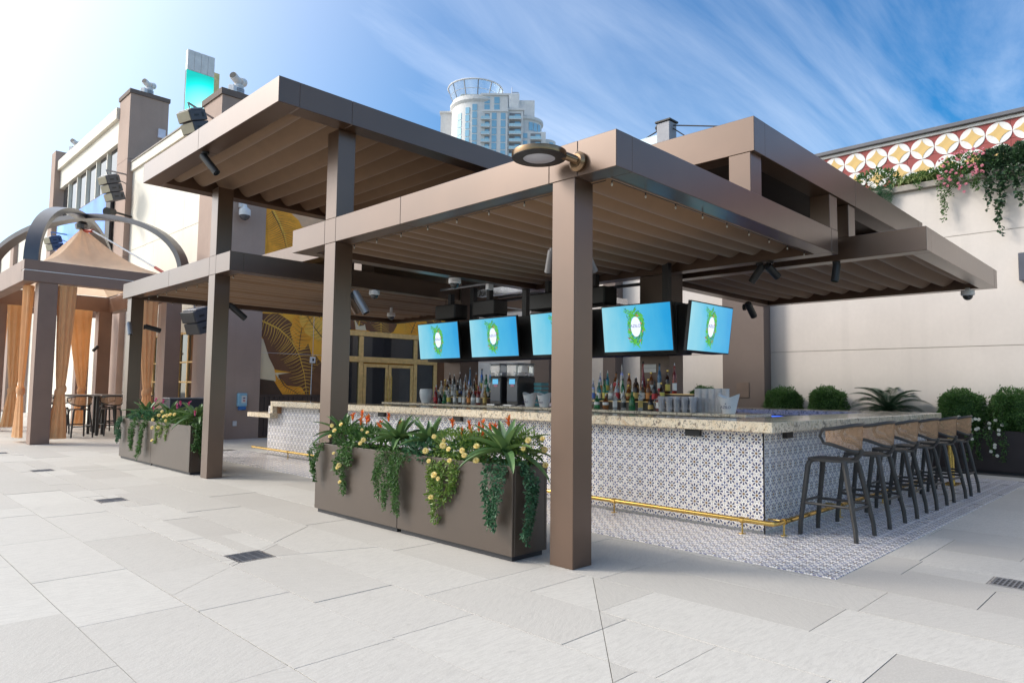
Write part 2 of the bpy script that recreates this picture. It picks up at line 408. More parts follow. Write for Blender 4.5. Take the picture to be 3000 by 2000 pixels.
# paving: rows 0.635 m wide running along Y, broken at irregular lengths
PW = .635; X0 = 1.19
polys = []
rp = random.Random(11)
for row in range(-7, 24):
    xa = X0 + row * PW; xb = xa + PW
    y = -3 + rp.uniform(0, .9)
    while y < 44:
        ln = rp.choice([.42, .63, .9, 1.15, 1.27, 1.27, 1.4, 1.6])
        ya, yb = y, y + ln; y = yb
        if xa > 5.70 and ya > 2.06 and xb < 14.5 and yb < 16: continue
        if xb > 15.7 or ya > 19 and xa > 7.7: continue
        polys.append([(xa, ya), (xb, ya), (xb, yb), (xa, yb)])
def clip_split(poly, p, q):
    def side(a): return (q[0] - p[0]) * (a[1] - p[1]) - (q[1] - p[1]) * (a[0] - p[0])
    A, B = [], []
    for i in range(len(poly)):
        a, b = poly[i], poly[(i + 1) % len(poly)]; sa, sb = side(a), side(b)
        if abs(sa) < 1e-9: A.append(a); B.append(a)
        else: (A if sa > 0 else B).append(a)
        if (sa > 1e-9 and sb < -1e-9) or (sa < -1e-9 and sb > 1e-9):
            t = sa / (sa - sb); m = (a[0] + (b[0] - a[0]) * t, a[1] + (b[1] - a[1]) * t); A.append(m); B.append(m)
    return A, B
def area(p): return abs(sum(p[i][0] * p[(i + 1) % len(p)][1] - p[(i + 1) % len(p)][0] * p[i][1] for i in range(len(p)))) / 2
DRAINS = [(2.71, 5.84), (2.72, 9.81), (2.78, 13.9), (2.78, 17.9), (6.62, 1.06)]
def seg_box(p, q, poly):
    xs = [a[0] for a in poly]; ys = [a[1] for a in poly]
    for k in range(21):
        t = k / 20; x = p[0] + (q[0] - p[0]) * t; y_ = p[1] + (q[1] - p[1]) * t
        if min(xs) + .01 < x < max(xs) - .01 and min(ys) + .01 < y_ < max(ys) - .01: return True
    return False
cuts = [((1.83, 5.11), (2.56, 5.69)), ((2.87, 6.0), (3.72, 6.68)), ((2.88, 5.69), (3.72, 5.40)), ((3.74, 2.87), (3.05, 2.27)), ((2.72, 6.0), (2.72, 9.66)), ((2.74, 9.97), (2.78, 13.7)), ((2.78, 14.1), (2.8, 17.8)), ((6.2, .75), (5.2, .2))]
for (p, q) in cuts:
    np_ = []
    for poly in polys:
        if seg_box(p, q, poly):
            A, B = clip_split(poly, p, q)
            for c_ in (A, B):
                if len(c_) > 2 and area(c_) > .004: np_.append(c_)
        else: np_.append(poly)
    polys = np_
def minus_box(poly, x0, x1, y0, y1):
    xs = [a[0] for a in poly]; ys = [a[1] for a in poly]
    if max(xs) <= x0 or min(xs) >= x1 or max(ys) <= y0 or min(ys) >= y1: return [poly]
    res = []; rem = poly
    for p, q, keep in (((x0, y0), (x0, y1), 0), ((x1, y1), (x1, y0), 0), ((x0, y0), (x1, y0), 1), ((x1, y1), (x0, y1), 1)):
        A, B = clip_split(rem, p, q)
        outside = A if keep == 0 else B; rem = B if keep == 0 else A
        if len(outside) > 2 and area(outside) > .002: res.append(outside)
        if len(rem) < 3: break
    return res
for (dx, dy) in DRAINS:
    np_ = []
    for poly in polys: np_ += minus_box(poly, dx - .16, dx + .16, dy - .16, dy + .16)
    polys = np_
def inset(poly, d):
    cxp = sum(a[0] for a in poly) / len(poly); cyp = sum(a[1] for a in poly) / len(poly); o = []
    n = len(poly); sgn = 1 if sum(poly[i][0] * poly[(i + 1) % n][1] - poly[(i + 1) % n][0] * poly[i][1] for i in range(n)) > 0 else -1
    for i in range(n):
        a, b, c = Vector(poly[i - 1]), Vector(poly[i]), Vector(poly[(i + 1) % n])
        e1 = (b - a); e2 = (c - b)
        if e1.length < 1e-5 or e2.length < 1e-5: o.append(tuple(b)); continue
        n1 = Vector((-e1.y, e1.x)).normalized() * sgn; n2 = Vector((-e2.y, e2.x)).normalized() * sgn
        m = n1 + n2
        if m.length < 1e-3: o.append(tuple(b + n1 * d)); continue
        m = m / max(.35, m.length_squared / 2) / 1.0
        o.append(tuple(b + m * d * .5 * 2 / 2 * 1.0))
    return o
def sarea(p): return sum(p[i][0] * p[(i + 1) % len(p)][1] - p[(i + 1) % len(p)][0] * p[i][1] for i in range(len(p))) / 2
def safe_inset(poly, d):
    q = inset(poly, d); cp = cen(poly)
    if sarea(q) * sarea(poly) <= 0 or abs(sarea(q)) > abs(sarea(poly)) or any((Vector(a) - Vector(b)).length > d * 4 for a, b in zip(q, poly)):
        q = [(cp[0] + (a - cp[0]) * (1 - d * 3), cp[1] + (b - cp[1]) * (1 - d * 3)) for a, b in poly]
    return q
def cen(p): return (sum(a[0] for a in p) / len(p), sum(a[1] for a in p) / len(p))
def slab(mb, poly, z=0., j=.0052):
    p1 = safe_inset(poly, j); p2 = safe_inset(poly, j + .0006); n = len(p1)
    if sum(p1[i][0] * p1[(i + 1) % n][1] - p1[(i + 1) % n][0] * p1[i][1] for i in range(n)) < 0: p1 = p1[::-1]; p2 = p2[::-1]
    vs = [(a, b, -.03) for a, b in p1] + [(a, b, z - .0004) for a, b in p1] + [(a, b, z) for a, b in p2]
    fs = [(i, (i + 1) % n, (i + 1) % n + n, i + n) for i in range(n)] + [(i + n, (i + 1) % n + n, (i + 1) % n + 2 * n, i + 2 * n) for i in range(n)] + [tuple(range(2 * n, 3 * n))]
    mb.add(vs, fs)
def cen(p): return (sum(a[0] for a in p) / len(p), sum(a[1] for a in p) / len(p))
def inview(x, y, z=0):
    d = Vector((x, y, z - 1.45)); f = d.dot(_F)
    if f < .5: return False
    return abs(d.dot(_R) / f) < .80 and abs(d.dot(_U) / f) < .56
polys.sort(key=lambda p: (not inview(*cen(p)), (cen(p)[0] ** 2 + cen(p)[1] ** 2)))
rest = MB()
for i, poly in enumerate(polys):
    c_ = cen(poly); zz = rp.choice([0, 0, 0, -.0012, .0012, -.0018])
    if i < 300:
        mb = MB(); slab(mb, [(a - c_[0], b - c_[1]) for a, b in poly], zz); me = mb.mesh('paving_slab', paving_m)
        inst(me, 'paving_slab', terrace, (c_[0], c_[1], 0))
    else: slab(rest, poly, zz)
rest.build('paving', paving_m, terrace, kind='stuff')

for k, (dx, dy) in enumerate(DRAINS):
    t = thing('floor_drain', ['slotted metal floor drain nearest the camera with cuts running off it', 'second slotted metal floor drain along the pale paving', 'third small floor drain far down the paving', 'small floor drain at the far left by the cabana', 'square floor drain grate at the right edge of the paving'][k], 'drain', (dx, dy, 0), group='floor drains in the paving')
    f = MB()
    for a in (-1, 1): f.box(dx + a * .148 - .008, dx + a * .148 + .008, dy - .156, dy + .156, -.004, .002); f.box(dx - .14, dx + .14, dy + a * .148 - .008, dy + a * .148 + .008, -.02, .002)
    f.build('frame', steel, t)
    p = MB(); p.box(dx - .14, dx + .14, dy - .14, dy + .14, -.0041, -.0035); p.build('sump', black_m, t)
    s_ = MB()
    for i in range(9): s_.box(dx - .14, dx + .14, dy - .13 + i * .0325 - .006, dy - .13 + i * .0325 + .006, -.003, .001)
    for i in range(4): s_.box(dx - .11 + i * .073 - .005, dx - .11 + i * .073 + .005, dy - .14, dy + .14, -.003, -.0005)
    s_.build('grate', grey_metal, t, kind='stuff')

# patterned tile floor round the bar
TS = .144
mat_o = MB(); mat_o.box(5.705, 14.50, 2.065, 15.6, -.0041, .002); tilefloor = mat_o.build('tiled_floor', grout_m, kind='structure')
def tile_mesh(name, mode):
    h = TS / 2 - .0014; b_ = h - .002; t_ = .005
    ring0 = [(-h, -h), (h, -h), (h, h), (-h, h)]; ring1 = [(-b_, -b_), (b_, -b_), (b_, b_), (-b_, b_)]
    def P(a, c, d):
        if mode == 'z': return (a, c, d)
        if mode == 'x': return (-d, -a, c)
        return (a, -d, c)
    vs = [P(a, c, 0) for a, c in ring0] + [P(a, c, t_ - .0015) for a, c in ring0] + [P(a, c, t_) for a, c in ring1]
    fs = [(i, (i + 1) % 4, (i + 1) % 4 + 4, i + 4) for i in range(4)] + [(i + 4, (i + 1) % 4 + 4, (i + 1) % 4 + 8, i + 8) for i in range(4)] + [(8, 9, 10, 11)]
    uvs = [((a / TS) + .5, (c / TS) + .5) for a, c in ring0 + ring0 + ring1]
    me = bpy.data.meshes.new(name); me.from_pydata(vs, [], fs); me.materials.append(tile_m)
    ul = me.uv_layers.new(name='UVMap')
    for li, l_ in enumerate(me.loops): ul.data[li].uv = uvs[l_.vertex_index]
    return me
def joined_tiles(places, mode, name, parent, base):
    tm = tile_mesh('t', mode); tv = [v.co.copy() for v in tm.vertices]; tf = [tuple(p.vertices) for p in tm.polygons]
    tu = [d.uv.copy() for d in tm.uv_layers[0].data]; vs = []; fs = []
    for c_ in places:
        o = len(vs); vs += [(v.x + c_[0], v.y + c_[1], v.z + c_[2]) for v in tv]; fs += [tuple(i + o for i in f) for f in tf]
    me = bpy.data.meshes.new(name); me.from_pydata(vs, [], fs); me.materials.append(tile_m)
    ul = me.uv_layers.new(name='UVMap'); n = len(tu); arr = []
    one = [c for u in tu for c in (u.x, u.y)]
    for _ in places: arr += one
    ul.data.foreach_set('uv', arr)
    o = bpy.data.objects.new(name, me); COL.objects.link(o); o.parent = parent; o.location = base; o['kind'] = 'stuff'; return o
tm_floor = tile_mesh('tile', 'z')
pl = []
for i in range(61):
    for j in range(94):
        x = 5.705 + (i + .5) * TS; y = 2.065 + (j + .5) * TS
        if x > 14.49: continue
        if x > 6.98 and y > 3.25: continue
        pl.append((x, y, .002))
pl.sort(key=lambda c: (not inview(c[0], c[1]), c[0] ** 2 + c[1] ** 2))
for c_ in pl[:300]: inst(tm_floor, 'tile', tilefloor, c_)
joined_tiles(pl[300:], 'z', 'tile_field', tilefloor, (0, 0, 0))

# ------------------------------------------------------------------ building on the left and behind
bld = thing('terrace_building', 'long cream and brown stucco building with leaf mural behind the bar', 'building', (7.9, 19.1, 0))
def B(name, mat, *boxes, c=0., label=None):
    m = MB()
    for b in boxes: m.box(*b, c=c)
    return m.build(name, mat, bld, label=label)
B('mural_wall', simple('mural_ground', (.95, .45, .045), .8, 0, .12, 2), (8.9, 16.9, 19.1, 19.4, 0, 9.3))
# near wing: panels separated by recessed joints
for (z0, z1) in ((0, 1.2), (1.215, 3.7), (3.715, 6.4), (6.415, 9.43)):
    for (y0, y1) in ((20.4, 22.6), (22.61, 25.3), (25.31, 28.1)): B('wall_panel', cream_wall, (7.91, 8.2, y0, y1, z0, z1))
B('wall_core', black_soft, (7.95, 8.3, 20.3, 28.2, 0, 9.4))
B('parapet', cream_wall, (7.83, 8.4, 20.35, 28.0, 9.432, 9.75)); B('parapet_cap', stone_cap, (7.80, 8.45, 20.35, 28.0, 9.752, 9.80))
B('roof_slab', stone_cap, (8.3, 20, 19.42, 28.0, 9.2, 9.38))
pil_m = stucco('tan_pilaster', (.42, .305, .25), .10)
B('corner_pilaster', pil_m, (7.53, 8.93, 19.0, 20.34, 0, 4.98), (7.53, 8.93, 19.0, 20.34, 4.995, 9.60)); B('pilaster_cap', brown_wall, (7.49, 8.97, 18.96, 20.38, 9.602, 9.78))
B('tall_pilaster', pil_m, (7.70, 9.06, 28.0, 29.3, 0, 6.2), (7.70, 9.06, 28.0, 29.3, 6.212, 9.9), (7.70, 9.06, 28.0, 29.3, 9.912, 12.42)); B('pilaster_cap', brown_wall, (7.66, 9.10, 27.96, 29.34, 12.422, 12.58))
for y in (22.9, 25.6): B('slim_pilaster', pil_m, (7.62, 7.909, y, y + .7, 0, 4.2))
# far wing
B('far_wall', cream_wall, (7.74, 8.1, 29.31, 38.6, 0, 9.1), (7.74, 8.1, 29.31, 38.6, 10.85, 11.75)); B('far_parapet', cream_wall, (7.6, 8.2, 29.31, 38.9, 11.752, 12.2))
for k in range(6):
    y = 29.5 + k * 1.52; B('far_mullion', cream_wall, (7.80, 8.1, y, y + .09, 9.102, 10.848))
    f = B('window', black_soft, (7.90, 7.93, y + .161, y + 1.36 if k < 5 else y + 1.1, 9.102, 10.848)); m = MB(); m.box(7.886, 7.896, y + .22, y + 1.3, 9.18, 10.78); m.build('pane', dark_glass, f)
B('end_pilaster', pil_m, (7.5, 8.3, 38.62, 39.4, 0, 12.7)); B('end_wing', cream_wall, (7.6, 9, 39.41, 60, 0, 9.6)); B('end_wing_parapet', stone_cap, (7.5, 9.1, 39.41, 60, 9.602, 9.75))
for y in (42.5, 47., 52): B('end_pilaster', pil_m, (7.4, 7.598, y, y + .9, 0, 9.6))
# french window in the near wing
def french_window(y0, y1, z1, X=7.905):
    f = MB(); t = .07
    for (a, b) in ((y0, y0 + t), (y1 - t, y1), ((y0 + y1) / 2 - t / 2, (y0 + y1) / 2 + t / 2)): f.box(X - .06, X, a, b, .05, z1)
    for z in (.05, .85, 1.55, 2.15, z1 - t): f.box(X - .055, X - .002, y0 + t, y1 - t, z, z + t * .6)
    o = f.build('window', gold, bld); p = MB(); p.box(X - .02, X - .012, y0 + t, y1 - t, .06, z1 - .05); p.build('pane', dark_glass, o)
french_window(20.9, 22.3, 3.1); french_window(23.9, 25.3, 3.1)

# mural painted on the wall: flat leaf shapes
def wallpoly(name, pts, mat, y=19.096, t=.003):
    m = MB(); m.prism([(a, b) for a, b in pts], y - t, y, ax='y'); return m.build(name, mat, bld, recalc=True)
mur_brown = simple('mural_brown', (.19, .085, .04), .8, 0, .15, 3); mur_dark = simple('mural_umber', (.09, .05, .03), .8); mur_cream = simple('mural_cream', (.80, .66, .44), .8, 0, .06, 2); mur_gold = simple('mural_ochre', (.90, .38, .035), .8, 0, .12, 4)
mur_light = simple('mural_light_ochre', (.95, .54, .09), .8, 0, .1, 4)
wallpoly('mural_field', [(8.887, 2.898), (9.163, 2.759), (9.35, 2.175), (9.417, 1.863), (9.942, 1.883), (9.463, 1.619), (8.924, 1.671)], mur_cream, 19.097)
wallpoly('mural_leaf', [(8.933, 3.56), (9.462, 3.606), (9.809, 3.422), (10.127, 3.176), (10.413, 2.868), (10.545, 2.511), (10.649, 2.077), (10.559, 1.565), (10.497, 1.077), (10.399, 1.275), (10.267, 1.461), (9.804, 1.501), (9.511, 1.812), (9.942, 1.894), (9.413, 1.96), (9.216, 2.309), (9.103, 2.617), (9.014, 2.854), (8.951, 2.92)], mur_brown, 19.094)
wallpoly('mural_leaf', [(9.425, 1.835), (9.534, 1.69), (9.804, 1.491), (10.267, 1.446), (10.412, 1.246), (10.446, 1.077), (9.82, 1.078), (9.623, 1.306), (9.467, 1.514)], mur_gold, 19.092)
wallpoly('mural_leaf', [(8.927, 1.685), (9.389, 1.635), (9.545, 1.41), (9.71, 1.183), (8.936, 1.192)], mur_dark, 19.090)
wallpoly('mural_leaf', [(10.596, 1.076), (10.55, 1.493), (10.664, 2.004), (10.82, 2.156), (10.966, 2.087), (11.021, 1.076)], mur_brown, 19.090)
wallpoly('mural_leaf', [(12.377, 3.744), (13.599, 3.817), (13.704, 3.59), (13.564, 3.357), (13.326, 3.233), (12.759, 3.263), (12.481, 3.342)], mur_brown, 19.092)
wallpoly('mural_field', [(11.988, 4.0), (12.323, 4.032), (12.403, 3.648), (12.505, 3.312), (12.099, 3.315)], mur_cream, 19.094)
wallpoly('mural_leaf', [(11.748, 3.978), (11.966, 3.998), (12.086, 3.314), (11.77, 3.311)], mur_brown, 19.092)
wallpoly('mural_leaf', [(15.388, 2.356), (15.711, 2.581), (15.941, 2.246), (15.818, 1.558), (15.529, 1.068), (15.404, 1.721)], mur_brown, 19.092)
wallpoly('mural_field', [(9.71, 6.629), (12.079, 7.135), (12.095, 6.635), (10.119, 6.308), (9.962, 6.491)], simple('mural_peach', (.72, .45, .27), .8), 19.097)
wallpoly('mural_leaf', [(8.966, 6.713), (9.733, 6.657), (10.012, 6.476), (10.119, 6.285), (9.894, 5.64), (9.044, 5.283), (9.013, 6.089)], mur_gold, 19.094)
def veins(mid, side, n, ln, mat, y=19.088, wd=.018, curve=.25, both=True):
    """gold vein strokes running off a painted midrib"""
    m = MB()
    def at(t):
        k = t * (len(mid) - 1); i = min(int(k), len(mid) - 2); f = k - i
        return Vector((mid[i][0] + (mid[i + 1][0] - mid[i][0]) * f, mid[i][1] + (mid[i + 1][1] - mid[i][1]) * f))
    def stroke(pts, w0):
        vs = []; fs = []
        for i, p in enumerate(pts):
            d = (pts[min(i + 1, len(pts) - 1)] - pts[max(i - 1, 0)]).normalized(); nn = Vector((-d.y, d.x)) * w0 * (1 - .75 * i / (len(pts) - 1)) / 2
            vs += [(p.x + nn.x, y, p.y + nn.y), (p.x - nn.x, y, p.y - nn.y)]
        for i in range(len(pts) - 1): fs.append((2 * i, 2 * i + 1, 2 * i + 3, 2 * i + 2))
        m.add(vs, fs)
    stroke([at(t / 14) for t in range(15)], wd * 2.6)
    for i in range(n):
        t = (i + .6) / n; p = at(t); d = (at(min(1, t + .03)) - at(max(0, t - .03))).normalized(); nn = Vector((-d.y, d.x))
        for s_ in ((-1, 1) if both else (side,)):
            L_ = ln * (1 - .5 * abs(t - .45)) * random.uniform(.75, 1.05); pts = []
            for q in range(6):
                u = q / 5; pts.append(p + nn * s_ * L_ * u + d * L_ * (.35 * u + (curve * s_) * u * u) * (1 if s_ == side else .8) + Vector((0, math.sin(u * 5 + i) * .012)))
            stroke(pts, wd * random.uniform(.8, 1.3))
    m.build('mural_veins', mat, bld, kind='stuff')
veins([(8.959, 3.354), (9.479, 3.166), (9.867, 2.871), (10.153, 2.456), (10.351, 1.851), (10.453, 1.203)], -1, 30, .62, mur_light, wd=.02)
veins([(9.531, 1.778), (9.729, 1.483), (10.078, 1.309), (10.379, 1.077)], 1, 16, .16, mur_brown, wd=.014)
veins([(10.757, 1.076), (10.777, 1.642), (10.926, 2.049)], 1, 14, .18, mur_light, wd=.014)
veins([(10.244, 3.184), (10.431, 3.49), (10.503, 3.716)], 1, 14, .5, mur_gold, wd=.016)
veins([(13.048, 3.76), (13.069, 3.216)], 1, 7, .38, mur_light, wd=.02)
veins([(13.993, 3.92), (14.037, 3.246)], 1, 9, .4, mur_light, wd=.02)
veins([(9.134, 6.61), (9.335, 6.306), (9.516, 5.948), (9.627, 5.576)], 1, 20, .6, mur_brown, wd=.012)
veins([(9.18, 6.63), (9.382, 6.314), (9.564, 5.956), (9.675, 5.583)], 1, 1, .1, mur_light, wd=.03)
def painted_leaf(x, z, ang, ln, wd, mat, vmat, y):
    ax = Vector((cos(ang), sin(ang))); nx = Vector((-ax.y, ax.x)); L_, R_ = [], []
    for k in range(13):
        t = k / 12; c = Vector((x, z)) + ax * ln * t + nx * .12 * ln * sin(t * 2.2); w_ = wd * sin(pi * min(1, t ** .75 * .97 + .02)) * (1 + .08 * sin(k * 2.1)); L_.append(tuple(c + nx * w_)); R_.append(tuple(c - nx * w_))
    wallpoly('mural_leaf', L_ + R_[::-1], mat, y); veins([tuple(Vector((x, z)) + ax * ln * t / 8 + nx * .12 * ln * sin(t / 8 * 2.2)) for t in range(9)], -1, 13, wd * .95, vmat, y - .0045, .013)
for (a_) in ((10.15, 2.55, 1.25, 1.5, .36, mur_gold, mur_brown, 19.0935), (11.0, 2.9, 2.1, 1.5, .34, mur_light, mur_brown, 19.0915), (12.2, 3.45, 1.1, 1.3, .34, mur_brown, mur_light, 19.0930), (14.3, 3.35, .9, 1.4, .36, mur_gold, mur_brown, 19.0945), (15.6, 3.4, 2.0, 1.3, .3, mur_brown, mur_light, 19.0925), (11.4, .9, 1.9, 1.7, .36, mur_brown, mur_light, 19.0950), (9.6, 4.3, .6, 2.0, .45, mur_gold, mur_brown, 19.0955)): painted_leaf(*a_)
# dark timber slats below the mural
for i in range(17): B('slat', simple('dark_slat', (.07, .045, .038), .5) if i == 0 else MATS['dark_slat'], (8.95 + i * .15, 9.085 + i * .15, 19.03, 19.085, .02, 1.18), c=.006)
B('slat_rail', MATS['dark_slat'], (8.94, 11.3, 19.02, 19.09, 1.182, 1.235))
# gold framed entrance
ent = thing('entrance_doors', 'gold framed glass double doors with transom windows under the leaf mural', 'doors', (13.33, 19.08, 0))
def G(name, mat, *boxes, parent=None, c=0.006):
    m = MB()
    for b in boxes: m.box(*b, c=c)
    return m.build(name, mat, parent or ent)
fr = G('frame', gold, (11.2, 11.33, 18.98, 19.09, 0, 3.3), (12.18, 12.34, 18.97, 19.09, 0, 3.1), (14.36, 14.50, 18.97, 19.09, 0, 3.1), (15.24, 15.38, 18.98, 19.09, 0, 3.3), (11.33, 15.24, 18.975, 19.09, 3.12, 3.28), (11.33, 15.24, 18.965, 19.085, 2.28, 2.46))
for (a, b) in ((11.33, 12.18), (12.34, 14.36), (14.5, 15.24)):
    G('transom_pane', dark_glass, (a, b, 19.03, 19.04, 2.46, 3.12), c=0)
for (a, b) in ((11.33, 12.18), (14.5, 15.24)): G('side_pane', dark_glass, (a, b, 19.03, 19.04, 0.05, 2.28), c=0)
for k, (a, b) in enumerate(((12.36, 13.32), (13.34, 14.34))):
    d = G('door', gold, (a, a + .11, 18.98, 19.04, .02, 2.24), (b - .11, b, 18.98, 19.04, .02, 2.24), (a + .11, b - .11, 18.985, 19.035, 2.13, 2.24), (a + .11, b - .11, 18.985, 19.035, .02, .22))
    G('pane', dark_glass, (a + .11, b - .11, 19.0, 19.012, .22, 2.13), parent=d, c=0)
    hx = b - .06 if k == 0 else a + .06
    h = MB(); h.cyl((hx, 18.9, 1.0), (hx, 18.9, 1.85), .016, 8); h.cyl((hx, 18.9, 1.1), (hx, 18.985, 1.1), .01, 6); h.cyl((hx, 18.9, 1.75), (hx, 18.985, 1.75), .01, 6); h.build('handle', brass, d)

# ------------------------------------------------------------------ garden wall on the right
wl = thing('garden_wall', 'tall beige stucco wall with patterned frieze and planted ledge on the right', 'wall', (16.3, 5, 0))
def W(name, mat, *boxes, c=0., parent=None):
    m = MB()
    for b in boxes: m.box(*b, c=c)
    return m.build(name, mat, parent or wl)
W('wall_core', stone_cap, (16.308, 17.0, -8, 19.08, 0, 5.7))
for (z0, z1) in ((0, 2.425), (2.44, 4.70), (4.715, 5.80)):
    for (y0, y1) in ((-8, 8.0), (8.012, 19.08)): W('wall_panel', beige_wall, (16.30, 16.5, y0, y1, z0, z1))
W('ledge', stone_cap, (16.20, 17.0, -8, 19.0, 5.802, 5.93), c=.01)
for (y0, y1) in ((7.32, 8.39), (11.69, 12.12), (14.2, 14.98)): W('pilaster', brown_wall, (15.93, 16.299, y0, y1, 0, 5.79))
W('access_panel', simple('panel_brown', (.16, .11, .085), .6), (15.915, 15.93, 7.70, 8.02, 1.33, 1.70), c=.004)
W('white_board', white_paint, (16.24, 16.298, 15.6, 18.7, 0.0, 2.36), c=.01)
W('frieze_wall', simple('frieze_red', (.30, .062, .055), .7, 0, .12, 2), *[(17.0, 17.3, -8 + i * .955, -8 + (i + 1) * .955 - .006, 5.93 + j * .4, 5.93 + (j + 1) * .4 - .006) for i in range(28) for j in range(3)])
W('frieze_core', stone_cap, (17.02, 17.5, -8, 19, 5.9, 7.2)); W('frieze_band', white_paint, (16.96, 17.5, -8, 19, 7.132, 7.20), c=.008); W('frieze_coping', simple('slate_coping', (.12, .12, .135), .6), (16.88, 17.55, -8, 19, 7.202, 7.29), c=.01)
disc = MB(); disc.lathe([(.231, 0), (.231, .010), (.227, .014)], 28, (0, 0, 0), (-1, 0, 0)); disc_me = disc.mesh('medallion', white_paint)
star = MB(); sp = []
for k in range(4):
    a0 = k * pi / 2
    for t in range(7):
        a = a0 + t / 7 * pi / 2; e_ = lambda v: (1 if v > 0 else -1) * abs(v) ** 3.1
        sp.append((.212 * e_(cos(a)), .212 * e_(sin(a))))
star.prism(sp, -.022, -.0145, ax='x'); star_me = star.mesh('star', simple('frieze_ochre', (.62, .42, .16), .7, 0, .08, 4))
bm_ = bmesh.new(); bm_.from_mesh(star_me); bmesh.ops.recalc_face_normals(bm_, faces=bm_.faces); bm_.to_mesh(star_me); bm_.free()
for j in range(2):
    for i in range(20):
        o = inst(disc_me, 'medallion', wl, loc_in(wl, (17.0, .35 + .47 * i, 6.89 - .47 * j))); inst(star_me, 'star', o, (0, 0, 0))

# ------------------------------------------------------------------ pergola over the bar
perg = thing('bar_pergola', 'bronze clad pergola of stepped flat roofs with pleated fabric over the tiled bar', 'pergola', (4.4, 3.2, 0))
def beam(root, x0, x1, y0, y1, z0, z1, seams=(), name='beam', mat=None, label=None):
    """clad beam; seams are cut positions along the longer side, panels butt over a dark core"""
    m = MB(); ax = 0 if (x1 - x0) > (y1 - y0) else 1; lo, hi = ((x0, x1), (y0, y1))[ax]
    cuts_ = [lo] + sorted(s for s in seams if lo + .05 < s < hi - .05) + [hi]
    for a, b in zip(cuts_[:-1], cuts_[1:]):
        a2 = a + (.0015 if a > lo else 0); b2 = b - (.0015 if b < hi else 0)
        if ax == 0: m.box(a2, b2, y0, y1, z0, z1, .004)
        else: m.box(x0, x1, a2, b2, z0, z1, .004)
    if len(cuts_) > 2:
        m.k = 1; m.box(x0 + .006, x1 - .006, y0 + .006, y1 - .006, z0 + .006, z1 - .006)
    return m.build(name, [mat or bronze, bronze_dark], root, label=label)
def ring(root, x0, x1, y0, y1, z0, z1, wd, sx=(), sy=(), mat=None):
    beam(root, x0, x0 + wd, y0, y1, z0, z1, sx, mat=mat); beam(root, x1 - wd, x1, y0, y1, z0, z1, mat=mat)
    beam(root, x0 + wd + .001, x1 - wd - .001, y0 + .0015, y0 + wd, z0, z1, sy, mat=mat); beam(root, x0 + wd + .001, x1 - wd - .001, y1 - wd, y1 - .0015, z0, z1, mat=mat)
def canopy(root, x0, x1, y0, y1, zt, axis, period=.33, amp=.13, name='canopy_fabric'):
    """pleated fabric hanging in scallops between wires; axis is the direction the pleats repeat along"""
    m = MB(); lo, hi = (y0, y1) if axis == 'y' else (x0, x1); n = max(1, round((hi - lo) / period)); per = (hi - lo) / n; K = 8
    prof = []
    for i in range(n):
        dd = random.uniform(.85, 1.12)
        for k in range(K):
            t = k / K; u = t ** 1.25; prof.append((lo + (i + t) * per, zt - amp * dd * (sin(pi * u) ** .75)))
    prof.append((hi, zt)); A, B_ = (x0, x1) if axis == 'y' else (y0, y1); NS = 6; vs = []; fs = []
    for (p_, z) in prof:
        for s_ in range(NS + 1):
            q = A + (B_ - A) * s_ / NS; sag = -.025 * sin(pi * s_ / NS)
            vs.append((q, p_, z + sag) if axis == 'y' else (p_, q, z + sag))
    for i in range(len(prof) - 1):
        for s_ in range(NS): a = i * (NS + 1) + s_; fs.append((a, a + 1, a + NS + 2, a + NS + 1))
    m.add(vs, fs); return m.build(name, canopy_m, root, smooth=True)
def column(root, x0, x1, y0, y1, z0, z1, cuts_=(), mat=None, name='column'):
    m = MB(); zs = [z0] + [c for c in cuts_ if z0 < c < z1] + [z1]
    for a, b in zip(zs[:-1], zs[1:]): m.box(x0, x1, y0, y1, a + (.0015 if a > z0 else 0), b - (.0015 if b < z1 else 0), .004)
    m.k = 1; m.box(x0 + .006, x1 - .006, y0 + .006, y1 - .006, z0 + .01, z1 - .01)
    return m.build(name, [mat or bronze, bronze_dark], root)
# low front roof, upper left roof, low left roof, raised middle roof, low right roof
ring(perg, 4.40, 9.21, 3.22, 8.55, 3.245, 3.55, .22, sx=(6.12, 3.62, 3.94, 7.46, 7.72), sy=())
canopy(perg, 4.60, 9.01, 3.42, 8.35, 3.46, 'y')
ring(perg, 3.49, 9.25, 7.23, 11.82, 4.67, 4.97, .26, sx=(9.56,), sy=(4.45,))
canopy(perg, 3.73, 9.0, 7.47, 11.58, 4.94, 'x', .37, .215)
ring(perg, 4.40, 11.3, 10.55, 15.82, 3.245, 3.55, .22, sx=(11.08, 11.34, 13.18))
canopy(perg, 4.60, 11.1, 10.75, 15.62, 3.46, 'y')
ring(perg, 6.80, 13.1, 3.20, 15.0, 3.99, 4.365, .26, sy=(9.84,))
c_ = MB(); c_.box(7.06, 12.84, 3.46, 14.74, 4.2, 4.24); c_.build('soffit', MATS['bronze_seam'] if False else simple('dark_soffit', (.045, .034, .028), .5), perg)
ring(perg, 9.62, 13.88, 2.31, 6.40, 3.245, 3.55, .22)
canopy(perg, 9.82, 13.68, 2.51, 6.20, 3.46, 'y')
column(perg, 4.403, 4.65, 3.65, 3.90, 0, 3.244); column(perg, 4.403, 4.65, 7.46, 7.71, 0, 3.244); column(perg, 4.403, 4.65, 7.46, 7.71, 3.552, 4.669)
column(perg, 4.403, 4.65, 11.10, 11.35, 0, 3.244); column(perg, 4.403, 4.65, 11.10, 11.35, 3.552, 4.669)
column(perg, 4.46, 4.70, 15.45, 15.70, 0, 3.244)
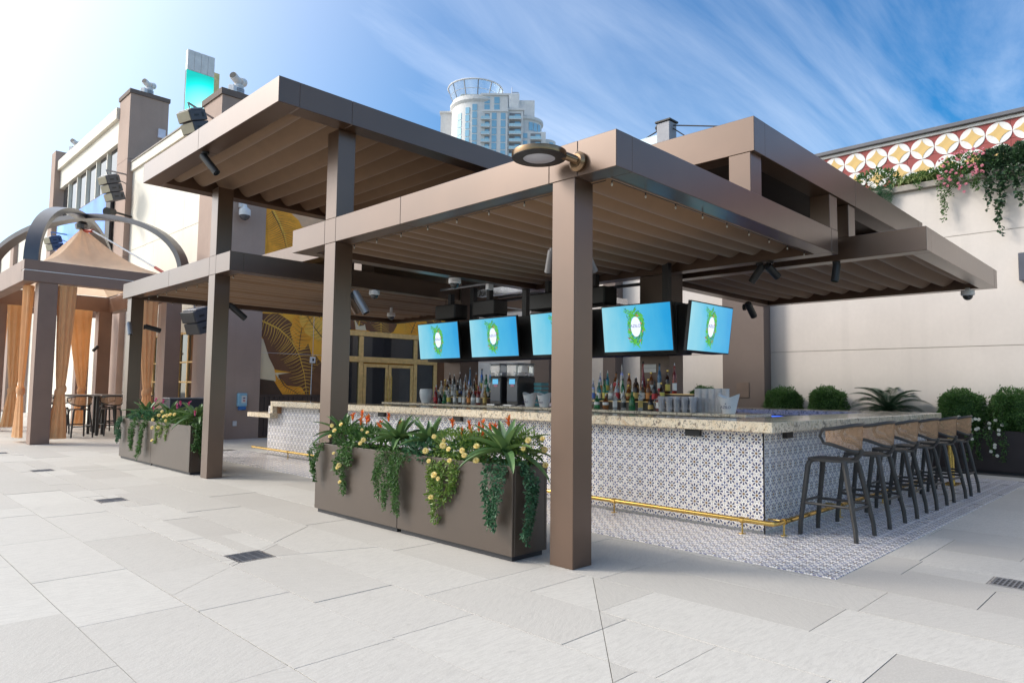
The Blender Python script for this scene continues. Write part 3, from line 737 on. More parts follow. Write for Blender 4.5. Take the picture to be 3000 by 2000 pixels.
column(perg, 6.803, 7.06, 3.245, 3.49, 3.552, 3.989, name='short_post'); column(perg, 8.95, 9.207, 3.223, 3.47, 3.552, 3.989, name='short_post'); column(perg, 9.623, 9.87, 3.225, 3.47, 3.552, 3.989, name='short_post')
column(perg, 6.803, 7.06, 10.60, 10.85, 3.552, 3.989, name='short_post'); column(perg, 12.8, 13.06, 6.1, 6.35, 3.552, 3.989, name='short_post')
dark_col = build_bronze('dark_bronze', (.12, .085, .068), .45, .4)
column(perg, 9.10, 9.50, 5.67, 6.20, 0, 4.19, mat=dark_col); column(perg, 9.10, 9.60, 10.50, 11.0, 0, 4.19, mat=dark_col)
# rails and ducting seen in the dark under the raised roof
m = MB()
for (a, b, r) in (((7.3, 9.2, 3.62), (12.6, 9.2, 3.62), .03), ((7.3, 9.8, 3.62), (12.6, 9.8, 3.62), .03), ((8.6, 8.7, 3.4), (8.6, 14.4, 3.4), .025), ((10.2, 8.7, 3.42), (10.2, 14.4, 3.42), .025), ((7.3, 12.4, 3.7), (12.6, 12.4, 3.7), .03), ((9.95, 6.5, 3.3), (9.95, 10.4, 3.3), .03)): m.cyl(a, b, r, 6)
m.build('conduit', grey_metal, perg, kind='stuff')
m = MB(); m.box(8.0, 12.2, 8.62, 8.75, 3.3, 3.42); m.box(9.25, 9.4, 6.6, 10.2, 3.3, 3.44); m.build('ceiling_rail', steel, perg)

# ------------------------------------------------------------------ small fittings on the pergola
def spotlight(name_label, base, wall_n, aim, mat=grey_metal, L_=.24, r=.052, group='cylinder spotlights'):
    t = thing('spotlight', name_label, 'spotlight', base, group=group); b = Vector(base); n = Vector(wall_n).normalized(); a = Vector(aim).normalized()
    m = MB(); m.cyl(b, b + n * .025, .05, 14); m.build('mount', black_m, t)
    p = b + n * .09; m = MB(); m.tube([b + n * .02, b + n * .06, p], .014, 6); m.build('arm', black_m, t)
    m = MB(); q = p - a * .06; m.cyl(q, q + a * L_, r, 16); m.cyl(q - a * .02, q, r * .7, 12); m.build('housing', mat, t, smooth=True)
    m = MB(); m.cyl(q + a * (L_ + .0005), q + a * (L_ + .004), r * .82, 14); m.build('lens', dark_glass, t); return t
simple('spot_grey', (.16, .15, .15), .4, .6)
spotlight('grey cylinder spotlight on the hidden left side of the nearest column', (4.50, 3.902, 2.62), (0, 1, 0), (.15, .35, -1), mat=MATS['spot_grey'], group=None, L_=.20, r=.042)
spotlight('grey cylinder spotlight leaning out right of the nearest column', (4.652, 3.78, 2.62), (1, 0, 0), (.7, 0, -.9), mat=MATS['spot_grey'], group=None, L_=.20, r=.042)
spotlight('blue-grey cylinder spotlight on the right face of the second column', (4.655, 7.50, 2.60), (1, -.4, 0), (.4, -.45, -1), group=None, L_=.30)
spotlight('brown cylinder spotlight just behind the blue-grey one on the second column', (4.66, 7.66, 2.60), (1, .1, 0), (.75, .1, -.9), mat=bronze, group=None, L_=.28)
spotlight('small blue-grey spotlight on the fourth slim column beside the ochre curtain', (4.46, 15.52, 2.66), (-.3, -1, 0), (.1, -.2, -1), group=None, L_=.24)
spotlight('black spotlight stretched sideways across the ochre curtain', (4.72, 15.48, 2.66), (1, -.2, 0), (1, -.1, -.25), mat=black_m, group=None, L_=.30)
spotlight('black spotlight sticking out behind the third column before the brown pilaster', (4.652, 11.2, 2.75), (1, 0, 0), (1, 0, -.75), mat=black_m, group=None, L_=.34)
spotlight('black spotlight under the upper left roof edge', (3.60, 9.58, 4.668), (0, 0, -1), (.35, -.5, -.7), mat=black_m, group=None, L_=.34, r=.05)
spotlight('black spotlight hanging under the beam between front and right roofs', (9.15, 4.25, 3.243), (0, 0, -1), (-.1, .55, -.8), mat=black_m, group=None, L_=.26)
spotlight('black spotlight pointing right beside its twin under the inner roof beam', (9.15, 4.10, 3.243), (0, 0, -1), (.75, -.2, -.5), mat=black_m, group=None, L_=.24)
spotlight('black spotlight hanging upright near the front edge of the right roof', (9.70, 3.42, 3.243), (0, 0, -1), (-.12, .1, -1), mat=black_m, group=None, L_=.24)
spotlight('black spotlight under the low left roof in front of the mural above the doors', (9.6, 15.7, 3.243), (0, 0, -1), (.5, -.3, -.8), mat=black_m, group=None, L_=.30)
spotlight('black spotlight right of the last television against the grey pilaster', (9.9, 4.86, 2.75), (0, -1, 0), (.8, 0, -.7), mat=black_m, group=None, L_=.26)
def dome_cam(label, p, s=1., stem=.05):
    t = thing('dome_camera', label, 'camera', p); x, y, z = p
    m = MB(); m.lathe([(.03 * s, 0), (.03 * s, -stem), (.085 * s, -stem - .01), (.09 * s, -stem - .07 * s), (.078 * s, -stem - .085 * s)], 18, p); m.build('housing', white_p, t, smooth=True, recalc=True)
    m = MB(); m.lathe([(.068 * s, 0)] + [(.068 * s * cos(a), -.068 * s * sin(a)) for a in (.3, .6, .9, 1.2, 1.5)], 16, (x, y, z - stem - .086 * s)); m.build('dome', dark_glass, t, smooth=True, recalc=True)
dome_cam('white dome camera at the far tip of the low right roof', (13.5, 2.66, 3.243), 1.15, .03)
dome_cam('largest white dome camera under the front roof left of the nearest column', (7.15, 8.42, 3.243), 1.15, .0)
dome_cam('white dome camera right of the second column under the dark soffit', (7.1, 10.62, 3.243), 1.1, .0)
dome_cam('white dome camera farthest back in front of the mural top', (9.3, 13.2, 3.4), 1.1, .2)
def box_thing(name, label, cat, mat, *boxes, c=.006):
    m = MB()
    for b in boxes: m.box(*b, c=c)
    b0 = boxes[0]; return m.build(name, mat, None, label=label, cat=cat, origin=((b0[0] + b0[1]) / 2, (b0[2] + b0[3]) / 2, b0[4]))
box_thing('junction_box', 'small white junction box high on the inner side of the second column', 'box', white_p, (4.70, 4.80, 7.72, 7.78, 3.03, 3.16))
box_thing('junction_box', 'tiny white box under the soffit right of the largest dome camera', 'box', white_p, (7.9, 8.02, 8.42, 8.5, 3.14, 3.24))
# string lights under the front roof
sl = thing('string_lights', 'string of tiny clear bulbs under the front roof beams', 'lights', (4.6, 3.44, 3.24))
bm1 = MB(); bm1.lathe([(.003, .024), (.006, .022), (.006, .004), (.004, 0)], 8, (0, 0, 0), m=0); bm1.lathe([(.004, 0), (.009, -.008), (.010, -.017), (.006, -.026), (.002, -.028)], 10, (0, 0, 0), m=1)
bulb_me = bm1.mesh('bulb', [black_m, simple('bulb_glass', (.45, .42, .36), .1, 0, .02)], smooth=True, recalc=True)
for k in range(9): inst(bulb_me, 'bulb', sl, loc_in(sl, (4.66 + .505 * k, 3.455, 3.212)))
for k in range(8): inst(bulb_me, 'bulb', sl, loc_in(sl, (4.635, 3.97 + .49 * k + (.0 if k else .02), 3.212)))
m = MB(); m.cyl((4.66, 3.455, 3.236), (8.95, 3.455, 3.236), .004, 5); m.cyl((4.635, 3.5, 3.236), (4.635, 8.3, 3.236), .004, 5); m.build('cable', black_m, sl)
sl2 = thing('string_lights', 'string of tiny bulbs under the low left roof', 'lights', (4.6, 10.8, 3.24))
for k in range(9): inst(bulb_me, 'bulb', sl2, loc_in(sl2, (4.635, 10.95 + .5 * k, 3.212)))
for k in range(12): inst(bulb_me, 'bulb', sl2, loc_in(sl2, (4.8 + .5 * k, 15.56, 3.212)))
m = MB(); m.cyl((4.635, 10.8, 3.236), (4.635, 15.6, 3.236), .004, 5); m.cyl((4.635, 15.56, 3.236), (11, 15.56, 3.236), .004, 5); m.build('cable', black_m, sl2)
# big round lamp bracketed to the front beam
dl = thing('round_area_lamp', 'large flat round lamp with gold rim bracketed to the front roof beam', 'lamp', (4.4, 3.62, 3.36))
C0 = Vector((4.12, 3.80, 3.40))
m = MB(); m.lathe([(.226, -.028), (.23, -.01), (.228, .016), (.20, .024), (.08, .03)], 40, C0); m.build('rim', simple('lamp_rim', (.26, .17, .10), .25, .9), dl, smooth=True, recalc=True)
m = MB(); m.lathe([(.225, -.029), (.225, -.032), (.135, -.038), (.135, -.028)], 40, C0, cap=False); m.build('trim_ring', black_m, dl, smooth=True, recalc=True)
m = MB(); m.lathe([(.133, -.034), (.09, -.042), (.02, -.048)], 32, C0); m.build('lens', simple('lamp_lens', (.42, .42, .46), .12), dl, smooth=True, recalc=True)
m = MB(); m.lathe([(.085, 0), (.085, .03), (.06, .05)], 22, (4.398, 3.60, 3.36), (-1, 0, 0)); m.cyl((4.36, 3.60, 3.37), (4.24, 3.66, 3.40), .035, 10); m.build('wall_bracket', MATS['lamp_rim'], dl, smooth=True, recalc=True)

# ------------------------------------------------------------------ the bar
bar = thing('bar', 'long bar faced in blue and white patterned tiles with granite counter and brass foot rail', 'bar', (6.94, 3.21, 0))
wood_dark = simple('cabinet_dark', (.06, .042, .034), .45); wood_or = simple('counter_wood', (.30, .15, .07), .5)
def P(root, name, mat, *boxes, c=0., label=None, **k):
    m = MB()
    for b in boxes: m.box(*b, c=c)
    return m.build(name, mat, root, label=label, **k)
P(bar, 'base', grout_m, (6.9405, 7.30, 3.2105, 14.31, .002, 1.044), (7.3005, 13.0, 3.2105, 3.58, .002, 1.044), (12.6, 13.0, 3.581, 14.0, .002, 1.044))
P(bar, 'countertop', granite_m, (6.76, 7.50, 3.03, 13.75, 1.046, 1.155), label='granite counter along the long front', c=.008)
P(bar, 'countertop', granite_m, (7.502, 13.2, 3.03, 3.80, 1.046, 1.155), label='granite counter behind the bar stools', c=.008)
P(bar, 'countertop', granite_m, (12.45, 13.2, 3.802, 14.2, 1.046, 1.155), label='far side of the granite counter', c=.008)
P(bar, 'counter_end', granite_m, (6.76, 7.50, 13.752, 13.86, .90, 1.153), c=.006); P(bar, 'low_shelf', granite_m, (6.76, 7.50, 13.862, 14.95, .80, .90), c=.006)
P(bar, 'end_panel', wood_or, (6.86, 6.934, 13.70, 13.751, .90, 1.044))
dkblue = simple('inner_panel', (.03, .035, .06), .35); led = simple('led_strip', (.05, .12, .9), .4, emit=(.03, .10, .8, 2.2))
P(bar, 'inner_panel', dkblue, (12.40, 12.44, 3.85, 13.9, .1, 1.04)); P(bar, 'led_strip', led, (12.36, 12.395, 4.0, 13.6, .98, 1.035))
P(bar, 'led_strip', led, (8.0, 12.3, 3.60, 3.63, .98, 1.03))
tmx = tile_mesh('tile', 'x'); tmy = tile_mesh('tile', 'y')
pf = [(6.94, 3.2125 + (i + .5) * TS, .03 + (j + .5) * TS) for i in range(77) for j in range(7)]
pr = [(6.942 + (i + .5) * TS, 3.21, .03 + (j + .5) * TS) for i in range(42) for j in range(7)]
o_ = loc_in(bar, (0, 0, 0))
allp = sorted([(c[0] ** 2 + c[1] ** 2, 'x', c) for c in pf] + [(c[0] ** 2 + c[1] ** 2, 'y', c) for c in pr])
for d_, md, c in allp[:300]: inst(tmx if md == 'x' else tmy, 'tile', bar, (c[0] + o_[0], c[1] + o_[1], c[2] + o_[2]))
joined_tiles([c for d_, md, c in allp[300:] if md == 'x'], 'x', 'tile_field', bar, o_)
joined_tiles([c for d_, md, c in allp[300:] if md == 'y'], 'y', 'tile_field', bar, o_)
P(bar, 'corner_trim', bronze_dark, (6.929, 6.940, 3.199, 3.2095, .003, 1.045))
for y in (4.0, 6.0, 8.0, 10.0, 12.0, 14.0): P(bar, 'outlet_box', black_m, (6.88, 6.933, y - .09, y + .09, .965, 1.044), c=.004)
for x in (7.47, 9.5, 11.5): P(bar, 'outlet_box', black_m, (x - .08, x + .08, 3.15, 3.204, .965, 1.044), c=.004)
m = MB(); m.tube([(6.80, 14.7, .145), (6.80, 9, .145), (6.80, 3.12, .145), (6.815, 3.06, .145), (6.88, 3.04, .145), (9, 3.04, .145), (12.9, 3.04, .145)], .025, 12); m.lathe([(.001, 0), (.029, .003), (.029, .02)], 12, (6.80, 14.7, .145), (0, 1, 0)); m.build('foot_rail', brass, bar, smooth=True)
for (x, y) in [(6.80, 3.38 + k * 1.62) for k in range(7)] + [(7.02, 3.04)] + [(7.02 + k * 1.55, 3.04) for k in range(1, 4)]:
    m = MB(); m.cyl((x, y, .004), (x, y, .12), .009, 8); m.lathe([(.04, 0), (.038, .006), (.012, .009)], 14, (x, y, .004))
    w_ = (6.93, y, .15) if y > 3.1 else (x, 3.203, .15); m.cyl((x, y, .15), w_, .009, 6)
    d = (0, 1, 0) if y > 3.1 else (1, 0, 0); m.cyl(Vector((x, y, .145)) - Vector(d) * .02, Vector((x, y, .145)) + Vector(d) * .02, .033, 12); m.build('rail_bracket', brass, bar)
m = MB()
for dx in (0, .16): m.cyl((12.98 + dx, 2.88, .02), (12.98 + dx, 2.88, 1.0), .028, 12)
m.box(12.86, 13.26, 2.78, 2.98, .008, .03, .004); m.box(12.86, 13.26, 2.78, 2.98, 1.0, 1.04, .004); m.build('brass_pedestal', brass, bar)

# back bar with two tiers
bb = thing('back_bar', 'dark back bar cabinet with granite top and gold edged bottle tiers', 'cabinet', (8.4, 4.2, 0))
P(bb, 'cabinet', wood_dark, (8.45, 9.09, 4.3, 12.0, .01, 1.128)); P(bb, 'top', granite_m, (8.34, 9.095, 4.08, 12.1, 1.13, 1.17), c=.006)
for (y0, y1) in ((5.15, 6.95), (9.25, 10.95)):
    P(bb, 'tier', wood_dark, (8.72, 8.88, y0, y1, 1.172, 1.288)); P(bb, 'tier', wood_dark, (8.881, 9.08, y0, y1, 1.172, 1.41))
    P(bb, 'tier_edge', gold, (8.71, 8.88, y0, y1, 1.289, 1.30)); P(bb, 'tier_edge', gold, (8.872, 9.08, y0, y1, 1.411, 1.422))

# bottles -----------------------------------------------------------
gm = {}
def bglass(n, col):
    if n not in gm: gm[n] = glassmat('glass_' + n, col, .06, .75)
    return gm[n]
BC = {'clear': (.82, .85, .86), 'amber': (.50, .17, .03), 'green': (.06, .38, .14), 'red': (.45, .03, .03), 'brown': (.10, .035, .015), 'blue': (.10, .35, .65), 'gold': (.62, .40, .08), 'teal': (.08, .42, .42), 'white': (.75, .74, .76), 'dark': (.015, .012, .014)}
LC = {'white': (.78, .77, .75), 'red': (.55, .04, .05), 'gold': (.6, .42, .12), 'black': (.03, .03, .03), 'yellow': (.75, .6, .12), 'blue': (.08, .16, .5), 'orange': (.75, .3, .08)}
lm = {k: simple('label_' + k, v, .5) for k, v in LC.items()}; capm = {'black': black_m, 'silver': steel, 'gold': brass, 'red': simple('cap_red', (.5, .03, .03), .4), 'white': white_p, 'wood': simple('cap_cork', (.42, .26, .13), .7)}
PROF = {'round': [(.0, 0), (.036, 0), (.038, .006), (.038, .17), (.032, .20), (.015, .235), (.0135, .285), (.0145, .29)],
        'slim': [(.0, 0), (.030, 0), (.032, .006), (.032, .19), (.026, .225), (.013, .26), (.012, .315), (.0135, .32)],
        'squat': [(.0, 0), (.046, 0), (.048, .008), (.046, .12), (.036, .155), (.016, .185), (.015, .225), (.0165, .23)],
        'square': [(.0, 0), (.040, 0), (.041, .006), (.041, .16), (.034, .178), (.015, .19), (.014, .24), (.016, .245)],
        'cone': [(.0, 0), (.052, 0), (.053, .008), (.034, .14), (.020, .22), (.013, .32), (.012, .38), (.014, .385)]}
ordn = ['first', 'second', 'third', 'fourth', 'fifth', 'sixth', 'seventh', 'eighth', 'ninth', 'tenth', 'eleventh', 'twelfth', 'thirteenth', 'fourteenth', 'fifteenth']
def bottle(label, x, y, z, kind, col, lab, cap, s=1., group=None):
    t = thing('bottle', label, 'bottle', (x, y, z), group=group); n = 4 if kind == 'square' else 14
    prof = [(max(r, .001), h * s) for r, h in PROF[kind]]; H = prof[-1][1]
    m = MB(); m.lathe(prof, n, (x, y, z)); mat = bglass(col, BC[col]) if col not in ('white', 'dark') else simple('bottle_' + col, BC[col], .25) if ('bottle_' + col) not in MATS else MATS['bottle_' + col]
    m.build('glass', mat, t, smooth=(n > 4))
    if lab:
        r = prof[3][0] if kind != 'cone' else .05; m = MB()
        if kind == 'cone': m.lathe([(.0545, .02), (.044, .09)], 14, (x, y, z), cap=False)
        else: m.lathe([(r + .0008, .035 * s), (r + .0008, .12 * s)], n, (x, y, z), cap=False)
        m.build('label', lm[lab], t)
    m = MB(); m.lathe([(.016, 0), (.016, .022), (.013, .026)] if cap != 'silver' else [(.014, 0), (.012, .01), (.005, .014), (.003, .042)], 10, (x, y, z + H - .004)); m.build('cap', capm[cap], t)
    return t
rb = random.Random(5)
def row(desc, ys, x, z, specs, grp):
    for k, (y, sp) in enumerate(zip(ys, specs)):
        kind, col, lab, cap, s = sp; adj = {'cone': 'tall conical', 'square': 'square', 'squat': 'squat', 'slim': 'slim', 'round': 'round'}[kind]
        l = '%s %s bottle, %s from left in %s' % (adj, col, ordn[k], desc)
        bottle(l, x + rb.uniform(-.02, .02), y + rb.uniform(-.012, .012), z, kind, col, lab, cap, s, grp)
def ylin(a, b, n): return [a + (b - a) * i / (n - 1) for i in range(n)]
GL, GR = 'bottles on the left of the back bar', 'bottles on the right of the back bar'
row('front row beside white tub', ylin(10.62, 9.22, 11), 8.58, 1.171, [('round', 'red', 'red', 'red', 1), ('squat', 'dark', None, 'silver', .8), ('squat', 'green', None, 'silver', 1), ('round', 'clear', 'yellow', 'gold', 1), ('slim', 'clear', 'white', 'silver', 1.05), ('square', 'brown', 'white', 'black', 1.1), ('slim', 'clear', 'white', 'silver', 1), ('round', 'amber', 'orange', 'silver', 1), ('squat', 'clear', 'white', 'silver', 1.1), ('round', 'red', 'white', 'red', 1.1), ('round', 'gold', 'gold', 'silver', 1.1)], GL)
row('middle tier, left display', ylin(10.74, 9.36, 12), 8.80, 1.301, [('round', 'clear', 'white', 'white', 1), ('slim', 'gold', 'gold', 'gold', 1), ('round', 'brown', 'white', 'silver', 1.05), ('slim', 'clear', 'white', 'silver', 1), ('round', 'dark', 'gold', 'silver', 1), ('slim', 'clear', 'blue', 'silver', 1), ('round', 'amber', 'white', 'black', 1), ('squat', 'clear', 'white', 'silver', 1.1), ('slim', 'brown', 'red', 'silver', 1), ('round', 'clear', 'red', 'silver', 1), ('cone', 'white', 'white', 'white', .75), ('round', 'teal', 'white', 'silver', .9)], GL)
row('top tier, left display', ylin(10.66, 9.30, 10), 8.98, 1.423, [('slim', 'brown', 'white', 'silver', 1), ('round', 'dark', 'white', 'silver', 1), ('slim', 'brown', 'black', 'silver', 1.05), ('round', 'clear', 'white', 'silver', 1), ('cone', 'blue', 'white', 'silver', 1.1), ('slim', 'amber', 'gold', 'silver', 1), ('slim', 'blue', 'yellow', 'black', 1.25), ('round', 'green', 'white', 'black', 1), ('slim', 'teal', 'white', 'silver', 1.25), ('round', 'amber', 'orange', 'black', 1.2)], GL)
row('front row, right display', ylin(6.78, 5.50, 9), 8.58, 1.171, [('squat', 'gold', 'white', 'silver', .9), ('squat', 'green', 'white', 'silver', .9), ('squat', 'amber', 'white', 'silver', .9), ('square', 'clear', 'white', 'silver', 1.1), ('round', 'clear', 'black', 'silver', .9), ('squat', 'green', None, 'silver', 1.2), ('square', 'clear', 'gold', 'wood', 1.2), ('round', 'dark', 'gold', 'black', .7), ('round', 'red', 'white', 'red', 1.05)], GR)
row('middle tier, right display', ylin(6.88, 5.62, 12), 8.80, 1.301, [('slim', 'clear', 'blue', 'silver', 1), ('round', 'teal', 'white', 'silver', 1), ('slim', 'green', 'yellow', 'black', 1), ('squat', 'clear', 'white', 'silver', 1), ('round', 'clear', 'red', 'silver', 1.05), ('slim', 'green', 'white', 'black', 1), ('squat', 'amber', 'gold', 'gold', 1), ('round', 'brown', 'gold', 'black', 1.1), ('square', 'brown', 'white', 'silver', 1.1), ('round', 'amber', 'orange', 'gold', 1.1), ('round', 'dark', 'red', 'black', 1), ('squat', 'brown', 'yellow', 'gold', 1.15)], GR)
row('top tier, right display', ylin(6.86, 5.50, 11), 8.98, 1.423, [('slim', 'clear', 'orange', 'silver', 1), ('slim', 'teal', 'yellow', 'silver', 1), ('squat', 'amber', 'red', 'black', 1.35), ('slim', 'clear', 'white', 'silver', 1.3), ('round', 'amber', 'gold', 'gold', 1), ('squat', 'brown', 'gold', 'silver', 1), ('cone', 'red', 'orange', 'black', 1.2), ('round', 'amber', 'white', 'gold', 1.05), ('slim', 'blue', 'white', 'black', 1.35), ('round', 'brown', 'yellow', 'gold', 1.15), ('slim', 'red', 'white', 'silver', 1.3)], GR)
# frozen drink machines
for k, y in enumerate((8.86, 8.44)):
    t = thing('frozen_drink_machine', ['left one of two tall black frozen drink machines with clear tank', 'right frozen drink machine, the one beside the white ice buckets'][k], 'drink machine', (8.7, y, 1.171), group='frozen drink machines on the back bar')
    P(t, 'body', black_m, (8.52, 8.95, y - .14, y + .14, 1.19, 1.68), c=.012); P(t, 'front_panel', simple('slush_panel', (.04, .06, .10), .15) if k == 0 else MATS['slush_panel'], (8.512, 8.519, y - .125, y + .125, 1.25, 1.60), c=.002)
    P(t, 'badge', simple('badge_blue', (.10, .40, .62), .4, emit=(.10, .45, .75, .5)) if k == 0 else MATS['badge_blue'], (8.508, 8.5115, y - .07, y + .07, 1.55, 1.64)); P(t, 'badge', simple('badge_pink', (.6, .2, .3), .4) if k == 0 else MATS['badge_pink'], (8.508, 8.5115, y - .05, y + .03, 1.505, 1.549))
    P(t, 'drip_tray', steel, (8.40, 8.52, y - .10, y + .10, 1.175, 1.20), c=.004); P(t, 'feet', steel, *[(8.54 + a * .36, 8.58 + a * .36, y - .12 + b * .2, y - .08 + b * .2, 1.171, 1.19) for a in (0, 1) for b in (0, 1)], kind='stuff')
    P(t, 'tank', glassmat('tank_plastic', (.80, .82, .84), .12, .8) if k == 0 else MATS['tank_plastic'], (8.50, 8.94, y - .13, y + .13, 1.681, 1.90), c=.015); P(t, 'lid', simple('tank_lid', (.30, .31, .33), .3) if k == 0 else MATS['tank_lid'], (8.49, 8.95, y - .14, y + .14, 1.901, 1.92), c=.005); P(t, 'auger', steel, (8.60, 8.9, y - .03, y + .03, 1.70, 1.76), c=.01)
ink = simple('logo_ink', (.05, .04, .14), .6)
# ice buckets
def bucket(label, x, y, z, rz, s=1.):
    t = thing('ice_bucket', label, 'ice bucket', (x, y, z), rz, group='white ice buckets on the back bar'); m = MB(); n = 32; prof = [(.075, 0), (.085, .01), (.10, .08), (.118, .16), (.135, .22)]
    vs = []; fs = []
    for sgn, off in ((1, 0), (-1, .006)):
        rr = prof if sgn == 1 else prof[::-1]
        for i, (r, h) in enumerate(rr):
            for k in range(n):
                a = 2 * pi * k / n; lift = (.055 * abs(cos(a)) ** 2 - .01) * (h / .22) ** 3; fl = 1 + .10 * abs(cos(a)) ** 3 * (h / .22) ** 2
                vs.append(((r - off) * sin(a) * .95 * s, (r - off) * cos(a) * fl * s, max((h + lift), .004 if sgn == -1 else 0) * s))
    R_ = 2 * len(prof)
    for i in range(R_ - 1):
        for k in range(n): fs.append((i * n + k, i * n + (k + 1) % n, (i + 1) * n + (k + 1) % n, (i + 1) * n + k))
    fs.append(tuple(reversed(range(n)))); fs.append(tuple((R_ - 1) * n + k for k in range(n)))
    m.add(vs, fs); m.build('shell', white_p if 'bucket' else None, t, smooth=True, recalc=True, world=False)
    o = inst(text_mesh('AZILO', .05 * s, ink), 'logo', t, (-.118 * s, 0, .085 * s), (math.radians(90 - 12), 0, math.radians(-90)))
    m = MB(); m.lathe([(.001, 0), (.008, .006), (.001, .016)], 6, (-.125 * s, 0, .125 * s)); m.build('logo_mark', ink, t, world=False); return t
bucket('white ice bucket just right of the second frozen drink machine', 8.55, 8.05, 1.171, 0, .92)
bucket('white ice bucket half hidden behind the nearest column', 8.55, 7.72, 1.171, 0, .92)
bucket('white ice bucket at the right end of the back bar by the cups', 8.55, 4.42, 1.171, .1, .98)
t = thing('white_tub', 'rounded white plastic tub at the left end of the bottles', 'tub', (8.55, 10.86, 1.171)); m = MB(); m.lathe([(.08, 0), (.09, .01), (.125, .12), (.135, .20), (.125, .27), (.10, .285)], 24, (8.55, 10.88, 1.171)); m.build('shell', white_p, t, smooth=True)
t = thing('white_jug', 'narrow white plastic jug between tub and red bottle', 'jug', (8.62, 10.70, 1.171)); m = MB(); m.lathe([(.05, 0), (.05, .2), (.03, .25), (.012, .26), (.008, .36)], 16, (8.66, 10.70, 1.171)); m.build('body', simple('milky_plastic', (.62, .68, .74), .3), t, smooth=True)
t = thing('bottle_rack', 'stack of teal plastic caddies behind the ice buckets', 'rack', (8.85, 7.95, 1.171)); tealp = simple('teal_plastic', (.07, .28, .32), .4)
for k in range(6): P(t, 'tray', tealp, (8.80, 9.0, 8.02, 8.20, 1.175 + k * .07, 1.23 + k * .07), c=.008)
# pitchers and cup stacks
pg = glassmat('pitcher_plastic', (.88, .88, .92), .15, .72); cup_m = simple('frosted_cup', (.85, .83, .84), .3, trans=.35)
for k in range(9):
    y = 5.42 - k * .062 - (.02 if k % 2 else 0); x = 8.50 + (k % 2) * .10
    t = thing('pitcher', 'clear plastic pitcher, %s from the left in the cluster on the back bar' % ordn[k], 'pitcher', (x, y, 1.171), group='clear pitchers on the back bar')
    m = MB(); m.lathe([(.042, 0), (.045, .004), (.053, .20), (.056, .215), (.053, .215), (.042, .006)], 14, (x, y, 1.171)); m.build('jug', pg, t, smooth=True)
    m = MB(); m.tube([(x - .02, y + .048, 1.35), (x - .04, y + .085, 1.34), (x - .045, y + .10, 1.29), (x - .04, y + .085, 1.23), (x - .02, y + .042, 1.21)], .007, 6); m.build('handle', pg, t, smooth=True)
for k in range(10):
    y = 5.02 - k * .052; x = 8.78 - (k % 2) * .03
    t = thing('cup_stack', 'tall stack of frosted cups, %s from the left behind the pitchers' % ordn[k], 'cups', (x, y, 1.171), group='stacks of frosted cups on the back bar'); m = MB()
    pr_ = []
    for j in range(9): pr_ += [(.032 + .0008 * j * 0, .003 + j * .036), (.037, .033 + j * .036), (.039, .036 + j * .036)]
    m.lathe(pr_ + [(.034, .33)], 12, (x, y, 1.171)); m.build('cups', cup_m, t)
# papers on the column
o = thing('notice', 'two white notice sheets taped to the dark right column', 'notice', (9.09, 6.0, 1.8)); P(o, 'sheet', white_paint, (9.094, 9.098, 5.90, 6.15, 1.812, 1.872)); P(o, 'sheet', white_paint, (9.094, 9.098, 5.90, 6.15, 1.745, 1.808))

# ------------------------------------------------------------------ televisions
scr = NB('tv_screen'); so_ = scr.N.new('ShaderNodeSeparateXYZ'); scr.L.new(scr.tc.outputs['Object'], so_.inputs[0])
gx = scr.math('ADD', scr.math('MULTIPLY', so_.outputs[1], -.85), .5, clamp=True); nz = scr.noise(2.2, 3, map_=(1, 1.6, .7)); gx2 = scr.math('ADD', gx, scr.math('MULTIPLY', scr.math('SUBTRACT', nz, .5), .5), clamp=True)
ccol = scr.ramp(gx2, (0, (.24, .54, .64)), (.45, (.07, .42, .62)), (1, (.01, .28, .58))); scr.set('Base Color', (.01, .01, .012, 1)); scr.set('Roughness', .15); scr.L.new(ccol, scr.b.inputs['Emission Color']); scr.set('Emission Strength', .85)
def em(name, c, s=1.): 
    b = NB(name); b.set('Base Color', (.01, .01, .01, 1)); b.set('Emission Color', c + (1,)); b.set('Emission Strength', s); b.set('Roughness', .3); return b.m
wr1 = em('wreath_green', (.06, .34, .02)); wr2 = em('wreath_dark_green', (.015, .14, .05)); wr3 = em('wreath_red', (.45, .07, .03)); ovm = em('logo_oval', (.62, .68, .82)); inkm = em('logo_text', (.03, .03, .16))
oval = MB(); oval.add([(-.004, .085 * cos(a), .02 + .145 * sin(a)) for a in [2 * pi * k / 28 for k in range(28)]], [tuple(reversed(range(28)))])
wreath = MB(); rw = random.Random(3)
for k in range(330):
    a = rw.uniform(0, 2 * pi); rr = rw.uniform(.80, 1.36); p = (-.0045 - k * 4e-6, .108 * rr * cos(a), .015 + .185 * rr * sin(a)); d = (-.0001, -sin(a) * .6 + rw.uniform(-.5, .5), cos(a) * 1. + rw.uniform(-.4, .4))
    if rw.random() < .25 and a > pi: continue
    wreath.k = rw.choice([0, 0, 0, 0, 1, 1, 2 if (rw.random() < .25) else 0]); wreath.leaf(p, d, (1, 0, 0), rw.uniform(.04, .09), rw.uniform(.011, .022), fold=0)
for k in range(26): wreath.k = k % 3 == 0 and 1 or 0; t_ = k / 25; wreath.leaf((-.0065, .07 - .10 * t_ * 1 + .10, .20 + .09 * (1 - t_) * .9), (-.0001, rw.uniform(-1, 1), rw.uniform(-1, 1)), (1, 0, 0), .05, .013, fold=0)
for k in range(22): wreath.k = 0; t_ = k / 21; wreath.leaf((-.0066, .09 - .12 * t_, -.10 - .15 * t_), (-.0001, -.5 + rw.uniform(-.3, .3), -1), (1, 0, 0), .06, .012, fold=0)
